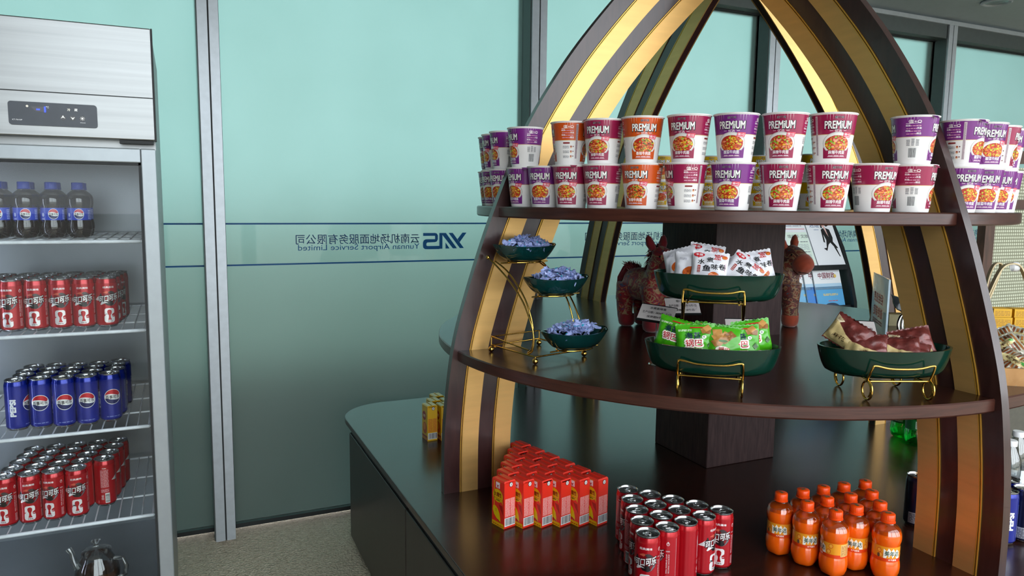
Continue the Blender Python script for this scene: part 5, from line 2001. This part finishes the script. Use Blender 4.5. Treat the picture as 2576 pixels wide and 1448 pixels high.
def d_woman(P, w_, h):
    P.rect(0, 0, w_, h, '#eef1f7', 1)
    P.text('逍遥', w_ * .30, h - .045, h=.034, col='#3a6496', layer=2)
    P.lines(w_ * .25, h - .078, w_ * .42, h - .072, 1, '#5a7aa8', 2, 3)
    K = '#141416'
    cx = w_ * .64
    # generic standing figure in a black suit
    P.ell(cx - .004, h - .044, .011, .017, '#e8b8b0', 3, 16)
    P.poly([(cx - .018, h - .02), (cx + .012, h - .016), (cx + .022, h - .045), (cx + .038, h - .05), (cx + .02, h - .058), (cx + .008, h - .05), (cx + .006, h - .028), (cx - .012, h - .03), (cx - .014, h - .07), (cx - .024, h - .064)], K, 4)
    P.poly([(cx - .004, h - .06), (cx + .006, h - .06), (cx + .014, h - .118), (cx + .004, h - .10)], '#e8b8b0', 5)
    P.poly([(cx - .028, h - .076), (cx - .006, h - .066), (cx + .014, h - .122), (cx + .010, h - .066), (cx + .036, h - .076), (cx + .042, h - .125), (cx + .034, h - .15), (cx + .06, h - .19), (cx + .038, h - .188), (cx + .012, h - .155),
            (cx - .006, h - .168), (cx - .03, h - .205), (cx - .05, h - .19), (cx - .026, h - .186), (cx - .012, h - .14), (cx - .02, h - .105), (cx - .026, h - .155), (cx - .036, h - .152)], K, 4)
    P.poly([(cx + .030, h - .18), (cx + .046, h - .19), (cx + .056, h - .24), (cx + .05, h - .24)], K, 4)


def d_mag(seed):
    def f(P, w_, h):
        P.rect(0, 0, w_, h, '#eef2f6', 1)
        P.rect(0, 0, w_, h * .52, ('#5aa8dc', '#4a8ad8', '#7ab8e0', '#9ad0d8', '#4aa4e4')[seed % 5], 2)
        P.rect(0, h * .45, w_, h * .60, '#b4d6ee', 2)
        P.text('中国财政', w_ * .48, h * .80, wd=w_ * .62, h=w_ * .16, col='#7a2a3a', layer=3, bold=.02)
        P.lines(w_ * .25, h * .70, w_ * .7, h * .72, 1, '#a8b4bc', 3, 2)
        P.lines(w_ * .25, h * .30, w_ * .8, h * .36, 2, '#e8c86a', 3, seed + 2)
        P.ell(w_ * .5, .0, w_ * .3, h * .12, '#2c4058', 3, 16, 0, PI)
        P.lines(w_ * .4, h * .16, w_ * .75, h * .19, 1, '#c84848', 4, seed)
        P.ell(w_ * .8, h * .78, w_ * .05, w_ * .05, '#e8c86a', 4, 12)
    return f


sheet('newspaper', 'newspaper with blue brush-script masthead on the rack behind the column', 'newspaper', 2.93, 3.165, zr(1.095) + .0165, .34, 2.602 * KR, 27, d_news, .004)
sheet('fashion_magazine', 'magazine showing a figure in a black suit on the upper rack ledge', 'magazine', 3.17, 3.374, zr(1.095) + .0165, .30, 2.600 * KR, 27, d_woman, .008)
for k, (x0, lb) in enumerate(((2.785, 'frontmost blue-white magazine at the right of the lower rack ledge'), (2.735, 'pale magazine second from right on the lower rack ledge'), (2.680, 'magazine third from right on the lower rack ledge'),
                              (2.630, 'magazine fourth from right on the lower rack ledge'), (2.590, 'magazine fifth from right on the lower rack ledge'))):
    sheet('magazine', lb, 'magazine', x0 * KR, x0 * KR + .20, zr(.90) + .0165, .225, 2.568 * KR + .012 * k, 17, d_mag(k), .005, 'magazines on the lower rack ledge')

# ------------------------------------------------------------------ cane screen at the far right
M_WAL = wood('walnut_frame', '#3a251a', '#55382a', .45, (6, 6, 1), 10)
m, nt, p = nodes('woven_cane')
v = tex(nt, 'ShaderNodeTexVoronoi', 62)
v.inputs['Randomness'].default_value = 0
rp = ramp(nt, v.outputs[0], [(.28, lin('#cdd0ba')), (.52, lin('#7d7f68'))])
nt.links.new(rp.outputs[0], p.inputs['Base Color'])
p.inputs['Roughness'].default_value = .6
bn = nt.nodes.new('ShaderNodeBump')
bn.inputs['Distance'].default_value = .004
bn.invert = True
nt.links.new(v.outputs[0], bn.inputs['Height'])
nt.links.new(bn.outputs[0], p.inputs['Normal'])
M_CANE = m
sc_ = thing('cane_screen', 'walnut-framed screen with woven cane panels at the right edge', 'screen', (3.56, 2.30, 0))
obj('post', MB().box((-.03, -.02, 0), (.04, .02, 1.52)).mesh('post', M_WAL), sc_)
obj('post', MB().box((1.14, -.02, 0), (1.21, .02, 1.52)).mesh('post', M_WAL), sc_)
topc = smooth_path([(.005, 0, 1.52), (.03, 0, 1.585), (.10, 0, 1.632), (.22, 0, 1.650), (.59, 0, 1.660), (.96, 0, 1.650), (1.08, 0, 1.632), (1.15, 0, 1.585), (1.175, 0, 1.52)])
obj('top_rail', strap(topc, .04, .062, (0, 1, 0)).mesh('top_rail', M_WAL, True, 50), sc_)
obj('mid_rail', MB().box((.04, -.018, 1.398), (1.14, .018, 1.444)).mesh('mid_rail', M_WAL), sc_)
obj('low_rail', MB().box((.04, -.018, .62), (1.14, .018, .67)).mesh('low_rail', M_WAL), sc_)
obj('cane_panel', MB().box((.04, -.004, .67), (1.14, .004, 1.398)).mesh('cane_panel', M_CANE), sc_)
obj('cane_panel', MB().box((.04, -.004, 1.444), (1.14, .004, 1.60)).mesh('cane_panel', M_CANE), sc_)
obj('lower_panel', MB().box((.04, -.004, .1), (1.14, .004, .62)).mesh('lower_panel', mat('olive_grey_board', '#55534a', .6)), sc_)
